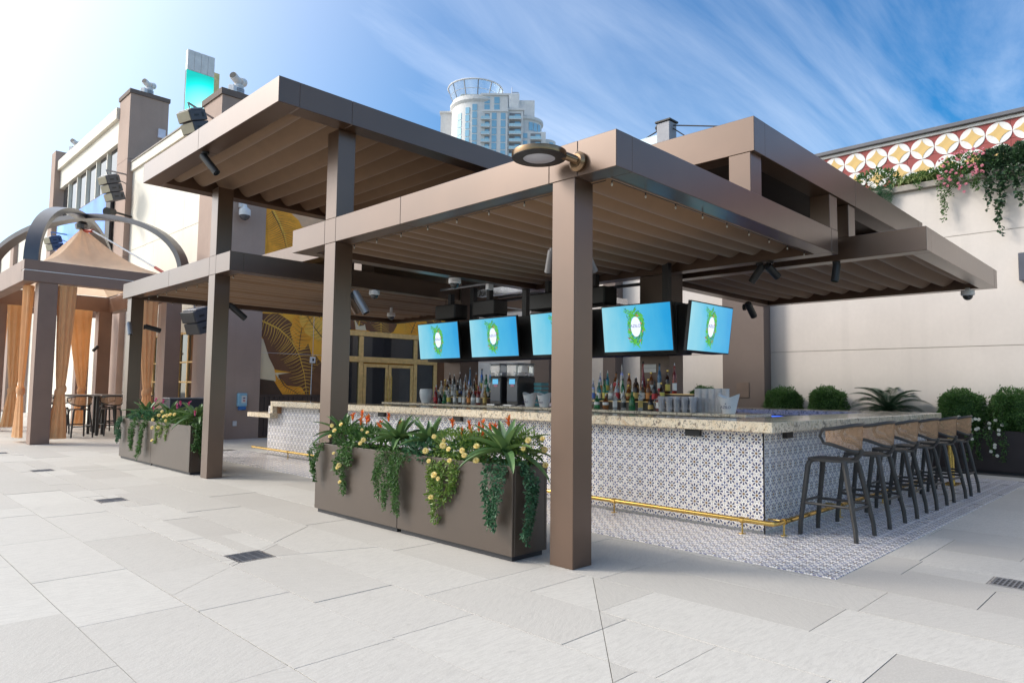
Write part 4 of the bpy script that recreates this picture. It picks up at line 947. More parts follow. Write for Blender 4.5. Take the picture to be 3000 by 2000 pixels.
oval_me = oval.mesh('logo_oval', ovm); wreath_me = wreath.mesh('wreath', [wr1, wr2, wr3]); txt_me = text_mesh('AZILO', .062, inkm, .0004)
def tv(label, p, rz):
    t = thing('television', label, 'television', p, 0, group='televisions over the bar'); t.rotation_euler = Matrix.Rotation(rz, 3, 'Z').to_euler(); t.rotation_euler = (Matrix.Rotation(rz, 3, 'Z') @ Matrix.Rotation(math.radians(-7), 3, 'Y')).to_euler(); ORG[t.name] = (0, 0, 0)
    m = MB(); m.box(0, .05, -.605, .605, -.352, .352, .005); m.box(.05, .09, -.35, .35, -.22, .22, .01); m.build('casing', black_m, t)
    m = MB(); m.box(-.0015, -.0005, -.59, .59, -.335, .335); m.build('screen', scr.m, t)
    inst(wreath_me, 'wreath', t, (0, 0, 0)); inst(oval_me, 'logo_oval', t, (-.002, 0, 0)); inst(txt_me, 'lettering', t, (-.0125, 0, .03), (pi / 2, 0, -pi / 2))
    m = MB(); m.box(.09, .2, -.06, .06, -.1, .1, .006); m.build('bracket', black_m, t); return t
tv('leftmost television, in front of the entrance doors', (8.33, 10.26, 2.365), 0)
tv('second television from the left over the drink machines', (8.33, 8.74, 2.365), 0)
tv('television partly hidden behind the nearest column', (8.33, 7.22, 2.365), 0)
tv('television right of the nearest column facing the terrace', (8.33, 5.74, 2.365), 0)
tv('rightmost television turned towards the bar stools', (9.02, 4.93, 2.365), pi / 2)
sf = thing('hanging_gantry', 'black hanging steel frame carrying the televisions over the bar', 'frame', (8.6, 5.2, 2))
P(sf, 'side_panel', black_soft, (8.62, 9.05, 5.25, 10.95, 1.99, 2.74), c=.01); P(sf, 'end_panel', black_soft, (8.62, 9.62, 5.06, 5.24, 2.02, 2.70), c=.01)
P(sf, 'hanger', black_m, *[(8.8, 8.9, y, y + .1, 2.741, 3.4) for y in (5.5, 7.0, 8.4, 9.8)], kind='stuff')
for k, y in enumerate((9.2, 7.75, 6.75, 10.3)):
    t = thing('ceiling_speaker', ['black speaker box hung above the second television', 'black speaker box hung above the television by the column', 'black speaker box behind the nearest column', 'black speaker box hung above the leftmost television'][k], 'speaker', (8.6, y, 2.9)); P(t, 'cabinet', black_m, (8.5, 8.85, y - .3, y + .3, 2.80, 3.08), c=.02); P(t, 'yoke', black_soft, (8.62, 8.72, y - .04, y + .04, 3.081, 3.3))

# ------------------------------------------------------------------ bar stools
stool_m = simple('stool_resin', (.040, .036, .033), .5, 0, .15, 12, .15, 200); weave_m = simple('woven_cord', (.48, .28, .15), .7, 0, .2, 30)
def make_stool(label):
    t = thing('bar_stool', label, 'bar stool', (0, 0, 0)); feet = {(-1, 1): (-.235, .27), (1, 1): (.235, .27), (-1, -1): (-.268, -.285), (1, -1): (.268, -.285)}; tops = {}
    for (sx, sy), (fx, fy) in feet.items():
        tx, ty = sx * .195, (.19 if sy > 0 else -.17); tops[sx, sy] = (tx, ty); m = MB()
        m.tube([(fx, fy, 0), (fx * .93 + tx * .07, fy * .93 + ty * .07, .12), ((fx + tx) / 2, (fy + ty) / 2, .40), (tx * 1.02, ty * 1.02, .70), (tx * .93, ty * .93, .755), (tx * .7, ty * .7, .768)], [.022, .023, .025, .028, .027, .02], 8); m.build('leg', stool_m, t, smooth=True)
    def at(k, z): (fx, fy), (tx, ty) = feet[k], tops[k]; u = z / .76; return (fx + (tx - fx) * u, fy + (ty - fy) * u, z)
    for a, b, z in (((-1, 1), (1, 1), .345), ((-1, -1), (1, -1), .30), ((-1, -1), (-1, 1), .325), ((1, -1), (1, 1), .325)):
        m = MB(); m.tube([at(a, z), at(b, z)], .0125, 8, flat=1.2); m.build('footrest', stool_m, t, smooth=True)
    m = MB(); N_ = 9; top = []; 
    def sp(u, v):
        r = .225; k = (abs(u) ** 4 + abs(v) ** 4) ** .25 or 1e-6; mm = max(abs(u), abs(v)); f = mm / k if k else 1
        return u * f * r, v * f * .215 + .01
    for j in range(N_):
        for i in range(N_):
            u = -1 + 2 * i / (N_ - 1); v = -1 + 2 * j / (N_ - 1); x, y = sp(u, v); e = max(abs(u), abs(v)); top.append((x, y, .790 - .012 * (1 - e) ** .5 - (.010 if e > .99 else 0)))
    bot = [(x, y, .755) for x, y, z in top]; fs = []
    for j in range(N_ - 1):
        for i in range(N_ - 1): a = j * N_ + i; fs.append((a, a + 1, a + N_ + 1, a + N_)); fs.append((a + N_ ** 2 + N_, a + N_ + 1 + N_ ** 2, a + 1 + N_ ** 2, a + N_ ** 2))
    per = [i for i in range(N_)] + [j * N_ + N_ - 1 for j in range(1, N_)] + [(N_ - 1) * N_ + i for i in range(N_ - 2, -1, -1)] + [j * N_ for j in range(N_ - 2, 0, -1)]
    for q in range(len(per)): a, b = per[q], per[(q + 1) % len(per)]; fs.append((b, a, a + N_ ** 2, b + N_ ** 2))
    m.add(top + bot, fs); m.build('seat', stool_m, t, smooth=True, recalc=True)
    def rim(th, top_):   # th 0..pi runs from the right end round the back to the left end
        c = cos(th); e = abs(c) ** 3; r = .285 + (.02 if top_ else 0); x = r * c; y = .02 - .275 * abs(sin(th)) ** .9 * (1.04 if top_ else .98)
        lo = .865 + .085 * e; hi = 1.135 - .045 * e; return Vector((x, y, hi if top_ else lo))
    pts = []; K = 22
    for k in range(K + 1): pts.append(rim(pi * k / K * .96 + .02 * pi, True))
    for k in range(K, -1, -1): pts.append(rim(pi * k / K * .96 + .02 * pi, False))
    full = []
    for i, p in enumerate(pts):
        full.append(p)
        if i == K or i == 2 * K + 1:
            q = pts[(i + 1) % len(pts)]; mid = (p + q) / 2 + Vector((0, .035, 0)); full.append(mid)
    m = MB(); m.tube(full, .0155, 8, closed=True, flat=1.15); m.build('back_frame', stool_m, t, smooth=True)
    m = MB(); m.tube([(0, -.16, .765), (0, -.225, .80), (0, -.262, .85), (0, -.268, .885)], [.05, .055, .05, .04], 10, flat=.38); m.build('back_bracket', stool_m, t, smooth=True)
    m = MB(); W_ = 44
    for fam in (1, -1):
        for i in range(-10, W_ + 10):
            prev = None
            for s_ in range(6):
                u = s_ / 5; th = (i + fam * u * 5.5) / W_
                if th < 0 or th > 1: prev = None; continue
                a = rim(pi * (.03 + .94 * th), False); b = rim(pi * (.03 + .94 * th), True); p = a + (b - a) * u + Vector((0, .003 * fam, 0)); tv_ = (b - a).normalized()
                if prev is not None:
                    d = (p - prev).normalized(); n_ = Vector((p.x, p.y, 0)).normalized(); sd_ = d.cross(n_) * .0036
                    m.add([prev - sd_, prev + sd_, p + sd_, p - sd_], [(0, 1, 2, 3)])
                prev = p
    m.build('woven_back', weave_m, t, kind='stuff'); return t
st0 = make_stool('nearest dark bar stool with woven back, at the front corner of the bar'); st0['group'] = 'bar stools along the counter'
st0.location = (7.46, 2.69, .006); SG = 'bar stools along the counter'
for k, (x, l) in enumerate(((8.48, 'second'), (9.40, 'third'), (10.29, 'fourth'), (11.20, 'fifth'), (12.06, 'sixth and farthest'))):
    dup(st0, (x + random.uniform(-.02, .02), 2.67 + random.uniform(-.03, .02), .006), random.uniform(-.07, .07), '%s bar stool from the bar corner along the tiled counter' % l, SG)
# high tables with stools under the tented cabana
def high_table(label, x, y):
    t = thing('high_table', label, 'table', (x, y, 0), group='high tables under the cabana'); m = MB(); m.box(x - .5, x + .5, y - .5, y + .5, 1.13, 1.17, .006); m.build('tabletop', simple('table_top', (.30, .27, .24), .35) if 'table_top' not in MATS else MATS['table_top'], t)
    for sx in (-1, 1):
        for sy in (-1, 1): m = MB(); m.box(x + sx * .44 - .035, x + sx * .44 + .035, y + sy * .44 - .035, y + sy * .44 + .035, 0, 1.129, .004); m.build('leg', stool_m, t)
    return t
high_table('high table under the cabana next to the curtained column', 5.3, 22.9); high_table('second high table farther right under the cabana', 6.45, 23.4)
for (x, y, r, l) in ((4.55, 22.5, -1.4, 'stool seen between the curtain and the first high table'), (5.2, 22.1, .1, 'stool in front of the first high table under the cabana'), (6.1, 22.5, .1, 'stool facing away in front of the second high table'), (5.1, 23.9, 3.1, 'stool behind the first high table under the cabana'), (7.1, 23.0, 1.4, 'stool right of the second high table'), (6.4, 24.3, 3.2, 'stool on the far side of the second high table')): dup(st0, (x, y, 0), r, l, 'bar stools at the cabana tables')

# ------------------------------------------------------------------ planters and plants
def planter(label, x0, x1, y0, y1, h, split=(), mat=planter_m, rim=.03):
    t = thing('planter', label, 'planter', ((x0 + x1) / 2, (y0 + y1) / 2, 0)); ys = [y0] + list(split) + [y1]
    for a, b in zip(ys[:-1], ys[1:]):
        a2 = a + .003; b2 = b - .003; z0 = .045; m = MB()
        m.box(x0, x0 + rim, a2, b2, z0, h, .004); m.box(x1 - rim, x1, a2, b2, z0, h, .004); m.box(x0 + rim + .001, x1 - rim - .001, a2 + .001, a2 + rim, z0, h, .004); m.box(x0 + rim + .001, x1 - rim - .001, b2 - rim, b2 - .001, z0, h, .004); m.box(x0 + rim, x1 - rim, a2 + rim, b2 - rim, z0 + .01, .1)
        m.build('box', mat, t); m = MB(); m.box(x0 + .03, x1 - .03, a2 + .03, b2 - .03, 0, z0 - .001); m.build('plinth', black_plinth, t)
        m = MB(); m.box(x0 + rim + .001, x1 - rim - .001, a2 + rim, b2 - rim, .1, h - .05); m.build('soil', soil_m, t)
    return t
planter('nearest long bronze planter of flowers between the first two columns', 4.21, 4.65, 4.15, 7.43, .80, (5.79,))
planter('farther bronze planter of mixed flowers between the third and fourth columns', 4.36, 4.80, 11.72, 15.42, .80, (13.57,))
planter('dark bronze planter with clipped bushes along the garden wall', 15.58, 16.18, -2.0, 14.0, .80, (3.3, 8.6), mat=simple('planter_dark', (.040, .030, .032), .45, .3))

rl = random.Random(21)
def rv(a=1.): return Vector((rl.uniform(-a, a), rl.uniform(-a, a), rl.uniform(-a, a)))
def puff(m, c, rad, n, ls, k=0, shell=.55, up=.35, wd=.45):
    """leaves scattered through an ellipsoid, denser towards its skin"""
    c = Vector(c)
    for _ in range(n):
        d = rv().normalized(); r = shell + (1 - shell) * rl.random() ** .6; p = c + Vector((d.x * rad[0], d.y * rad[1], d.z * rad[2])) * r
        l = ls * rl.uniform(.6, 1.25); m.leaf(p, d + rv(.7) + Vector((0, 0, up)), rv(), l, l * wd, m=k)
def strand(m, p, ln, n, ls, out, k=0, spread=.05, wd=.5, stem=None):
    """a trailing shoot: bends over the rim then hangs"""
    p = Vector(p); out = Vector(out); pts = []; w1, w2 = rl.uniform(0, 6), rl.uniform(0, 6); side = out.cross(Vector((0, 0, 1)))
    for i in range(12):
        t = i / 11; q = p + out * (.09 * min(1, t * 3.5) + .015 * sin(w1 + t * 5)) + side * (.035 * sin(w2 + t * 4)) + Vector((0, 0, .03 * min(1, t * 8) - ln * t)); pts.append(q)
    if stem is not None: m.tube(pts, .0025, 4, m=stem)
    for _ in range(n):
        t = rl.random(); i = min(int(t * 11), 10); f = t * 11 - i; q = pts[i].lerp(pts[i + 1], f); d = rv().normalized() + Vector((0, 0, -.5)) + out * .4; sw = spread * (1 - .45 * t)
        off = rv(sw) ; off = off + out * max(0, .02 - off.dot(out)); l = ls * rl.uniform(.6, 1.3); m.leaf(q + off, d, rv(), l, l * wd, m=k)
def agave(label, p, n, L_, wd, seed, mats=None, group='spiky agaves in the planters'):
    r0 = random.Random(seed); t = thing('agave', label, 'plant', p, group=group)
    for i in range(n):
        a = i * 2.399 + r0.uniform(-.2, .2); el = 1.25 - 1.15 * (i / n) + r0.uniform(-.12, .12); l = L_ * (.72 + .35 * (i / n)) * r0.uniform(.85, 1.1); m = MB(); S_ = 8; vs = []; fs = []
        d = Vector((cos(a) * cos(el), sin(a) * cos(el), sin(el))); side = Vector((-sin(a), cos(a), 0)); pos = Vector(p) + Vector((cos(a), sin(a), 0)) * .02; ang = el
        for s_ in range(S_ + 1):
            u = s_ / S_; w = wd * 1.2 * (.75 + .8 * u) * (1 - u) ** .75 * 1.15 if u < 1 else .001; w = max(w, .0012); nrm = Vector((-cos(a) * sin(ang), -sin(a) * sin(ang), cos(ang)))
            vs += [pos + side * w / 2 + nrm * w * .22, pos - nrm * .004, pos - side * w / 2 + nrm * w * .22, pos - nrm * (.010 * (1 - u) + .002)]
            ang -= (.035 + .085 * (i / n)); pos = pos + Vector((cos(a) * cos(ang), sin(a) * cos(ang), sin(ang))) * l / S_
        for s_ in range(S_):
            o = s_ * 4; fs += [(o, o + 1, o + 5, o + 4), (o + 1, o + 2, o + 6, o + 5), (o + 2, o + 3, o + 7, o + 6), (o + 3, o, o + 4, o + 7)]
        m.add(vs, fs); m.build('leaf', agave_m, t, smooth=True)
    return t
rose_meshes = {}
def rose_mesh(mat):
    if mat.name in rose_meshes: return rose_meshes[mat.name]
    m = MB(); r0 = random.Random(9)
    for ring_, (nn, el, rr, sz) in enumerate(((5, 1.3, .006, .022), (6, .95, .011, .030), (8, .55, .015, .036), (8, .15, .016, .038))):
        for k in range(nn):
            a = 2 * pi * k / nn + ring_ * .5 + r0.uniform(-.15, .15); o = Vector((cos(a), sin(a), 0)); s_ = Vector((-sin(a), cos(a), 0)); e = el + r0.uniform(-.12, .12); d = o * cos(e) + Vector((0, 0, sin(e))); b = o * rr * .5
            m.add([b, b + d * sz * .6 + s_ * sz * .42 , b + d * sz * 1.0 + s_ * sz * .22 + Vector((0, 0, -.003)), b + d * sz * 1.0 - s_ * sz * .22 + Vector((0, 0, -.003)), b + d * sz * .6 - s_ * sz * .42], [(0, 1, 4), (1, 2, 3, 4)])
    me = m.mesh('rose_bloom', mat); rose_meshes[mat.name] = me; return me
def bloom(t, mat, p, n_, s=1., name='rose_bloom'):
    q = Vector(n_).to_track_quat('Z', 'Y').to_euler(); return inst(rose_mesh(mat), name, t, loc_in(t, p), q, (s * .54,) * 3)
OUT = (-1, 0, 0)
def rosebush(label, p, rad, n, trails, blooms, mat, leafm, group, ls=.035):
    t = thing('rose_bush', label, 'plant', p, group=group); m = MB(); puff(m, p, rad, int(n * 1.7), ls, 0)
    for i in range(5): q = Vector(p) + Vector((rl.uniform(-1, 1) * rad[0] * .7, rl.uniform(-1, 1) * rad[1] * .7, rad[2] * rl.uniform(.2, .9))); m.tube([(p[0], p[1], p[2] - rad[2]), tuple((Vector(p) + q) / 2), tuple(q)], .003, 4, m=1)
    for (y, ln, nn) in trails: strand(m, (p[0] - .08, y, .80), ln, int(nn * 2.6), ls * 1.05, OUT, 0, .075, .5, 1)
    m.build('foliage', [leafm, stem_m], t)
    for (b, s) in blooms: bloom(t, mat, b, (rl.uniform(-1, -.4), rl.uniform(-.9, -.2), rl.uniform(0, .8)), s)
    return t
XF = 4.10
GY = 'yellow rose bushes in the planters'
rosebush('yellow rose bush at the left end of the nearest planter with a long flowering trail', (4.36, 6.95, .90), (.17, .30, .14), 620, [(6.86, .30, 110), (6.74, .52, 170), (6.66, .22, 80)],
         [((4.17, 7.02, 1.02), 1), ((4.19, 6.86, 1.04), 1.05), ((4.15, 6.93, .97), 1.1), ((4.16, 7.04, .90), .9), ((4.13, 6.90, .72), .8), ((4.12, 6.76, .60), 1.2), ((4.12, 6.80, .57), .9), ((4.12, 6.74, .42), .9), ((4.2, 6.45, 1.0), .7), ((4.15, 6.34, .90), 1.15), ((4.15, 6.40, .86), 1.0), ((4.17, 6.30, .98), .8)], rose_y, leaf_green, GY)
rosebush('bushy yellow rose in the middle of the nearest planter with a yellow-green trail', (4.37, 4.98, .92), (.17, .42, .16), 950, [(5.16, .62, 190), (5.05, .42, 170), (4.93, .36, 150), (5.22, .30, 90)],
         [((4.14, 5.26, .86), 1.3), ((4.16, 5.16, 1.0), 1.0), ((4.13, 4.99, .93), 1.35), ((4.14, 4.92, .90), 1.0), ((4.14, 4.73, .90), 1.15), ((4.14, 4.70, .86), 1.1), ((4.15, 4.55, .95), 1.2), ((4.12, 4.52, .83), 1.25), ((4.12, 4.88, .80), 1.0), ((4.12, 5.10, .65), 1.3), ((4.12, 5.04, .62), .9), ((4.12, 5.14, .44), 1.1), ((4.07, 5.12, .78), .9), ((4.19, 5.05, .97), .8)], rose_y, leaf_bright, GY)
rosebush('small yellow rose at the right end of the nearest planter by the column', (4.46, 4.24, .93), (.16, .14, .17), 380, [], [((4.34, 4.10, 1.02), 1.2), ((4.50, 4.08, 1.03), 1.0), ((4.55, 4.10, .93), 1.25), ((4.52, 4.06, .80), 1.15), ((4.30, 4.12, .95), .9)], rose_y, leaf_bright, GY)
rosebush('yellow rose bush in the middle of the farther planter with a drooping trail', (4.56, 12.9, .88), (.17, .50, .14), 600, [(13.3, .40, 120), (13.1, .25, 80), (12.8, .3, 80)],
         [((4.3, 13.05, .93), 1.4), ((4.3, 12.8, .92), 1.4), ((4.3, 12.65, .94), 1.3), ((4.3, 12.5, .96), 1.4), ((4.28, 13.3, .70), 1.4), ((4.28, 13.0, .72), 1.3), ((4.26, 13.22, .48), 1.2), ((4.3, 13.35, .84), 1.3), ((4.3, 12.3, .97), 1.3), ((4.3, 12.9, 1.0), 1.2), ((4.3, 12.7, .85), 1.2)], rose_y, leaf_bright, GY, .045)
agave('agave at the left end of the nearest planter', (4.42, 7.18, .92), 18, .38, .075, 3); agave('agave left of centre in the nearest planter', (4.36, 6.0, .92), 22, .40, .08, 4)
agave('agave right of centre in the nearest planter', (4.40, 5.52, .92), 20, .38, .075, 5); agave('largest agave near the right end of the nearest planter', (4.36, 4.40, .90), 24, .46, .085, 6)
agave('agave at the left end of the farther planter', (4.56, 14.5, .90), 16, .50, .09, 7); agave('agave in the middle of the farther planter', (4.58, 13.3, .92), 16, .46, .085, 8); agave('agave at the right end of the farther planter by the column', (4.56, 12.0, .92), 18, .48, .09, 9)
def fern(label, specs, mat, cat='plant', base=None, k=None):
    t = thing('trailing_plant', label, cat, base or specs[0][0], group='trailing plants over planter rims'); m = MB()
    for (p, ln, n, ls, out, sp_, wd) in specs: strand(m, p, ln, int(n * 2.5), ls, out, 0, sp_, wd, 1)
    m.build('foliage', [mat, stem_m], t); return t
fern('thick curtain of small dark leaves trailing over the middle of the nearest planter', [((4.24, y, .80), ln, n, .030, OUT, .055, .38) for y, ln, n in ((6.02, .50, 200), (5.94, .60, 220), (5.86, .52, 200), (5.78, .60, 220), (5.72, .62, 220), (5.66, .40, 140), (6.08, .34, 110))], leaf_green)
fern('ivy trailing down the front right corner of the nearest planter', [((4.24, y, .80), ln, n, .036, OUT, .045, .5) for y, ln, n in ((4.40, .55, 150), (4.33, .50, 130), (4.27, .56, 140))], leaf_blue)
fern('ivy hanging down the right end of the nearest planter beside the column', [((4.30 + a, 4.19, .80), ln, n, .036, (0, -1, 0), .04, .5) for a, ln, n in ((0.0, .62, 150), (.04, .68, 130), (.08, .40, 80))], leaf_blue)
fern('short leafy trail at the far left corner of the nearest planter', [((4.24, y, .80), ln, n, .035, OUT, .045, .5) for y, ln, n in ((7.36, .44, 110), (7.30, .36, 90))], leaf_green)
def cover(label, c, rad, n, mat, ls=.05, group='low foliage filling the planters'):
    t = thing('leafy_plant', label, 'plant', c, group=group); m = MB(); puff(m, c, rad, n, ls, 0, .3, .5, .55); m.build('foliage', mat, t); return t
cover('dark leafy filler under the left agaves of the nearest planter', (4.42, 6.5, .84), (.21, .80, .15), 1300, leaf_green); cover('dark leafy filler under the right agaves of the nearest planter', (4.42, 4.75, .84), (.21, .62, .15), 1100, leaf_green); cover('blue-green ivy clump between two agaves of the nearest planter', (4.32, 5.5, .83), (.16, .30, .14), 700, leaf_blue, .05)
cover('grey-green filler across the left half of the farther planter', (4.55, 14.4, .84), (.22, .9, .16), 1200, leaf_blue, .06); cover('green filler across the right half of the farther planter', (4.55, 12.6, .84), (.22, .9, .16), 1200, leaf_green, .06)
def redflower(label, p, heads, mat, n=70):
    t = thing('flowering_plant', label, 'plant', p, group='spiky flowering plants in the planters'); m = MB()
    for k in range(n): a = rl.uniform(0, 6.28); el = rl.uniform(.3, 1.2); m.leaf((p[0] + rl.uniform(-.1, .1), p[1] + rl.uniform(-.14, .14), p[2] - .02), (cos(a) * cos(el), sin(a) * cos(el), sin(el)), (0, 0, 1), rl.uniform(.10, .20), .024)
    m.build('foliage', leaf_green, t)
    for h in heads:
        m = MB(); h = Vector(h)
        m.tube([h + Vector((0, 0, -.14)), h + Vector((0, 0, -.02))], .003, 4, m=1)
        for k in range(11): a = rl.uniform(0, 6.28); el = rl.uniform(.75, 1.5); m.leaf(h + Vector((0, 0, -.035 + .006 * k)), (cos(a) * cos(el), sin(a) * cos(el), sin(el)), (0, 0, 1), rl.uniform(.045, .08), .028, m=0, fold=.4)
        m.build('flower_spike', [mat, stem_m], t)
    return t
redflower('red spiked flowers behind the left roses of the nearest planter', (4.46, 6.72, .94), [(4.40, 6.95, 1.10), (4.44, 6.84, 1.04), (4.40, 6.76, 1.13), (4.46, 6.72, 1.09), (4.40, 6.66, 1.07), (4.42, 6.42, 1.03)], red_fl)
redflower('single orange spiked flower by the second agave', (4.44, 6.22, .92), [(4.40, 6.24, 1.12), (4.45, 6.08, 1.03)], red_fl, 30)
redflower('red spiked flowers behind the middle roses of the nearest planter', (4.50, 4.98, .94), [(4.46, 5.25, 1.10), (4.44, 5.08, 1.02), (4.48, 5.02, 1.08), (4.46, 4.97, 1.03), (4.50, 4.9, 1.07)], red_fl)
redflower('red spiked flowers left of the largest agave', (4.50, 4.66, .94), [(4.46, 4.80, 1.10), (4.42, 4.76, 1.00), (4.48, 4.66, 1.07), (4.46, 4.60, 1.03), (4.50, 4.50, 1.14), (4.48, 4.73, 1.07)], red_fl)
redflower('magenta spiked flowers in the farther planter', (4.6, 12.6, .94), [(4.55, 12.75, 1.12), (4.55, 12.9, 1.06), (4.5, 12.22, 1.12), (4.55, 14.0, 1.16), (4.55, 13.6, 1.14), (4.45, 11.8, .98), (4.4, 13.65, 1.0)], mag_fl)
for k, (ys, l) in enumerate((((15.3, 15.2), 'pale feathery trail at the left corner of the farther planter'), ((14.45, 14.35), 'dark trail left of centre on the farther planter'), ((13.95, 13.85), 'green trail in the middle of the farther planter'))):
    fern(l, [((4.39, y, .80), ln, 120, .045, OUT, .06, .45) for y, ln in ((ys[0], .50 + .1 * k), (ys[1], .42 + .1 * k))], [leaf_blue, leaf_green, leaf_green][k])
fern('leafy trail over the right end of the farther planter beside the third column', [((4.42 + a, 11.76, .80), ln, 130, .045, (0, -1, 0), .06, .5) for a, ln in ((0., .42), (.1, .52), (.2, .5))], leaf_green)

# clipped bushes, cycad and white roses along the garden wall
ball = MB()
for _ in range(9500):
    d = rv().normalized(); r = .40 * (1 + .08 * sin(d.x * 6 + d.y * 5) + .07 * sin(d.z * 9 + d.x * 4) + .04 * sin(d.y * 17) * sin(d.z * 15)) * (1.12 if rl.random() < .05 else 1) * (1 - .16 * rl.random() ** 1.5); ball.leaf(d * r, d + rv(1.), rv(), rl.uniform(.030, .055), .022, m=0)
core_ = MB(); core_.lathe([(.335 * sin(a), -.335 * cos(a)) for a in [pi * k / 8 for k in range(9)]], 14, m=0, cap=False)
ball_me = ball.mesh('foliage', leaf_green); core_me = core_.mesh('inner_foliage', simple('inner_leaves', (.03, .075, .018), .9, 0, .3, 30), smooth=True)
for (y, z, s, l) in ((8.88, 1.20, .95, 'clipped round bush showing just above the cups, behind the bar'), (6.84, 1.18, .97, 'clipped round bush next to the dark pilaster'), (5.85, 1.20, .97, 'second clipped round bush from the dark pilaster'), (3.30, 1.15, 1.0, 'clipped round bush just right of the cycad'), (2.42, 1.13, 1.1, 'clipped round bush at the right edge of the picture')):
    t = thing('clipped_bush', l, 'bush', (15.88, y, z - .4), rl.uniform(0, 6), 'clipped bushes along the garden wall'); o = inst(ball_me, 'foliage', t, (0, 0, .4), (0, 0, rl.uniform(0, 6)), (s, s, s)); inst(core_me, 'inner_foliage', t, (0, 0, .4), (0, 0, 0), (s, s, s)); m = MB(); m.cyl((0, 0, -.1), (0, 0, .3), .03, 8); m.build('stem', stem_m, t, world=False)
cy = thing('cycad', 'dark arching sago cycad between the clipped bushes', 'plant', (15.88, 4.62, .8)); m = MB(); m.lathe([(.10, 0), (.13, .1), (.11, .28), (.06, .34)], 12, (15.88, 4.62, .78)); m.build('trunk', simple('cycad_trunk', (.09, .06, .035), .9, 0, .3, 20, .6, 40), cy)
for i in range(26):
    a = i * 2.399; el = 1.30 - 1.25 * (i / 26) + rl.uniform(-.08, .08); l = .92 * rl.uniform(.88, 1.08); m = MB(); pos = Vector((15.88, 4.62, 1.10)); ang = el; pts = [pos.copy()]; dirs = []
    for s_ in range(14): d = Vector((cos(a) * cos(ang), sin(a) * cos(ang), sin(ang))); dirs.append(d); pos = pos + d * l / 14; pts.append(pos.copy()); ang -= .10
    m.tube(pts, [.007 * (1 - .8 * k / 14) for k in range(15)], 4, m=0)
    sd_ = Vector((-sin(a), cos(a), 0))
    for k in range(2, 42):
        u = k / 42; i_ = min(int(u * 14), 13); q = pts[i_].lerp(pts[i_ + 1], u * 14 - i_); d = dirs[i_]
        for s2 in (-1, 1): m.leaf(q, sd_ * s2 + d * .55 + Vector((0, 0, .28)), Vector((0, 0, 1)), .17 * math.sin(pi * min(1, u * .9 + .12)) + .03, .019, m=0)
    m.build('frond', cycad_m, cy)
t = thing('rose_bush', 'white rose bush spilling over the dark planter at the right', 'plant', (15.7, 2.9, .85)); m = MB(); puff(m, (15.75, 2.85, .88), (.26, .5, .16), 900, .05, 0)
for y in (3.15, 2.95, 2.78, 2.6, 3.05): strand(m, (15.60, y, .82), rl.uniform(.35, .62), 150, .045, OUT, 0, .07, .5, 1)
m.build('foliage', [leaf_green, stem_m], t)
for k in range(16): bloom(t, rose_w, (15.50 + rl.uniform(-.06, .04), 2.55 + rl.random() * .75, .92 + rl.uniform(-.12, .14)), (-1, rl.uniform(-.6, .2), .4), 1.3)
for k in range(7): bloom(t, rose_w, (15.44, 2.62 + rl.random() * .5, rl.uniform(.32, .75)), (-1, -.3, .2), 1.2)
cover('low green filler behind the counter between the clipped bushes', (15.86, 5.2, .86), (.2, 2.6, .12), 1500, leaf_green, .06, 'low foliage along the garden wall'); cover('low green filler at the right end of the garden wall planter', (15.86, 1.0, .86), (.2, 1.6, .14), 900, leaf_green, .06, 'low foliage along the garden wall')

# hanging garden on the ledge
XL = 16.45
t = thing('ledge_plant', 'dense dark shrub with hair-like trails at the left end of the ledge', 'plant', (XL, 4.9, 5.93)); m = MB(); puff(m, (XL, 4.92, 6.18), (.25, .48, .28), 1100, .075, 0); m.build('shrub', leaf_green, t); m = MB()
for k in range(34): strand(m, (16.28, 4.50 + rl.random() * .75, 6.0), rl.uniform(.3, .62), 70, .06, OUT, 0, .03, .16)
m.build('trails', leaf_blue, t)
t = thing('ledge_plant', 'pale striped spider plant in the middle of the ledge', 'plant', (XL, 4.1, 5.93)); m = MB()
for k in range(230):
    c_ = Vector((XL - rl.uniform(0, .25), 3.78 + rl.random() * .66, 5.98)); a = rl.uniform(0, 6.28); el = rl.uniform(.3, 1.3); l = rl.uniform(.22, .42); p = c_; ang = el
    for s_ in range(4):
        d = Vector((cos(a) * cos(ang), sin(a) * cos(ang), sin(ang))); q = p + d * l / 4; sd_ = Vector((-sin(a), cos(a), 0)) * .011 * (1 - s_ * .22); m.add([p - sd_, p + sd_, q + sd_ * .8, q - sd_ * .8], [(0, 1, 2, 3)]); p = q; ang -= .5
m.build('leaves', leafmat('spider_leaf', (.16, .24, .05), (.42, .46, .20)), t)
t = thing('ledge_plant', 'pink rose bush hanging over the ledge in front of the frieze', 'plant', (XL, 3.2, 5.93)); m = MB(); puff(m, (16.38, 3.22, 6.14), (.24, .46, .28), 1300, .06, 0)
for (y, ln, n) in ((3.58, 1.05, 170), (3.50, .75, 150), (3.40, .5, 120), (3.3, .35, 90), (3.0, .42, 110), (2.92, .5, 110), (3.15, .3, 80), (4.0, .22, 50)): strand(m, (16.24, y, 6.0), ln, n, .055, OUT, 0, .07, .5, 1)
m.build('foliage', [leaf_green, stem_m], t)
for k in range(46): bloom(t, rose_p, (16.10 + rl.uniform(-.04, .04), 2.82 + rl.random() * .8, 6.15 + rl.uniform(-.32, .26)), (-1, rl.uniform(-.5, .2), rl.uniform(-.2, .5)), rl.uniform(.9, 1.5))
for k in range(8): bloom(t, rose_p, (16.08, 3.1 + rl.random() * .5, rl.uniform(5.4, 5.85)), (-1, -.2, .1), 1.2)
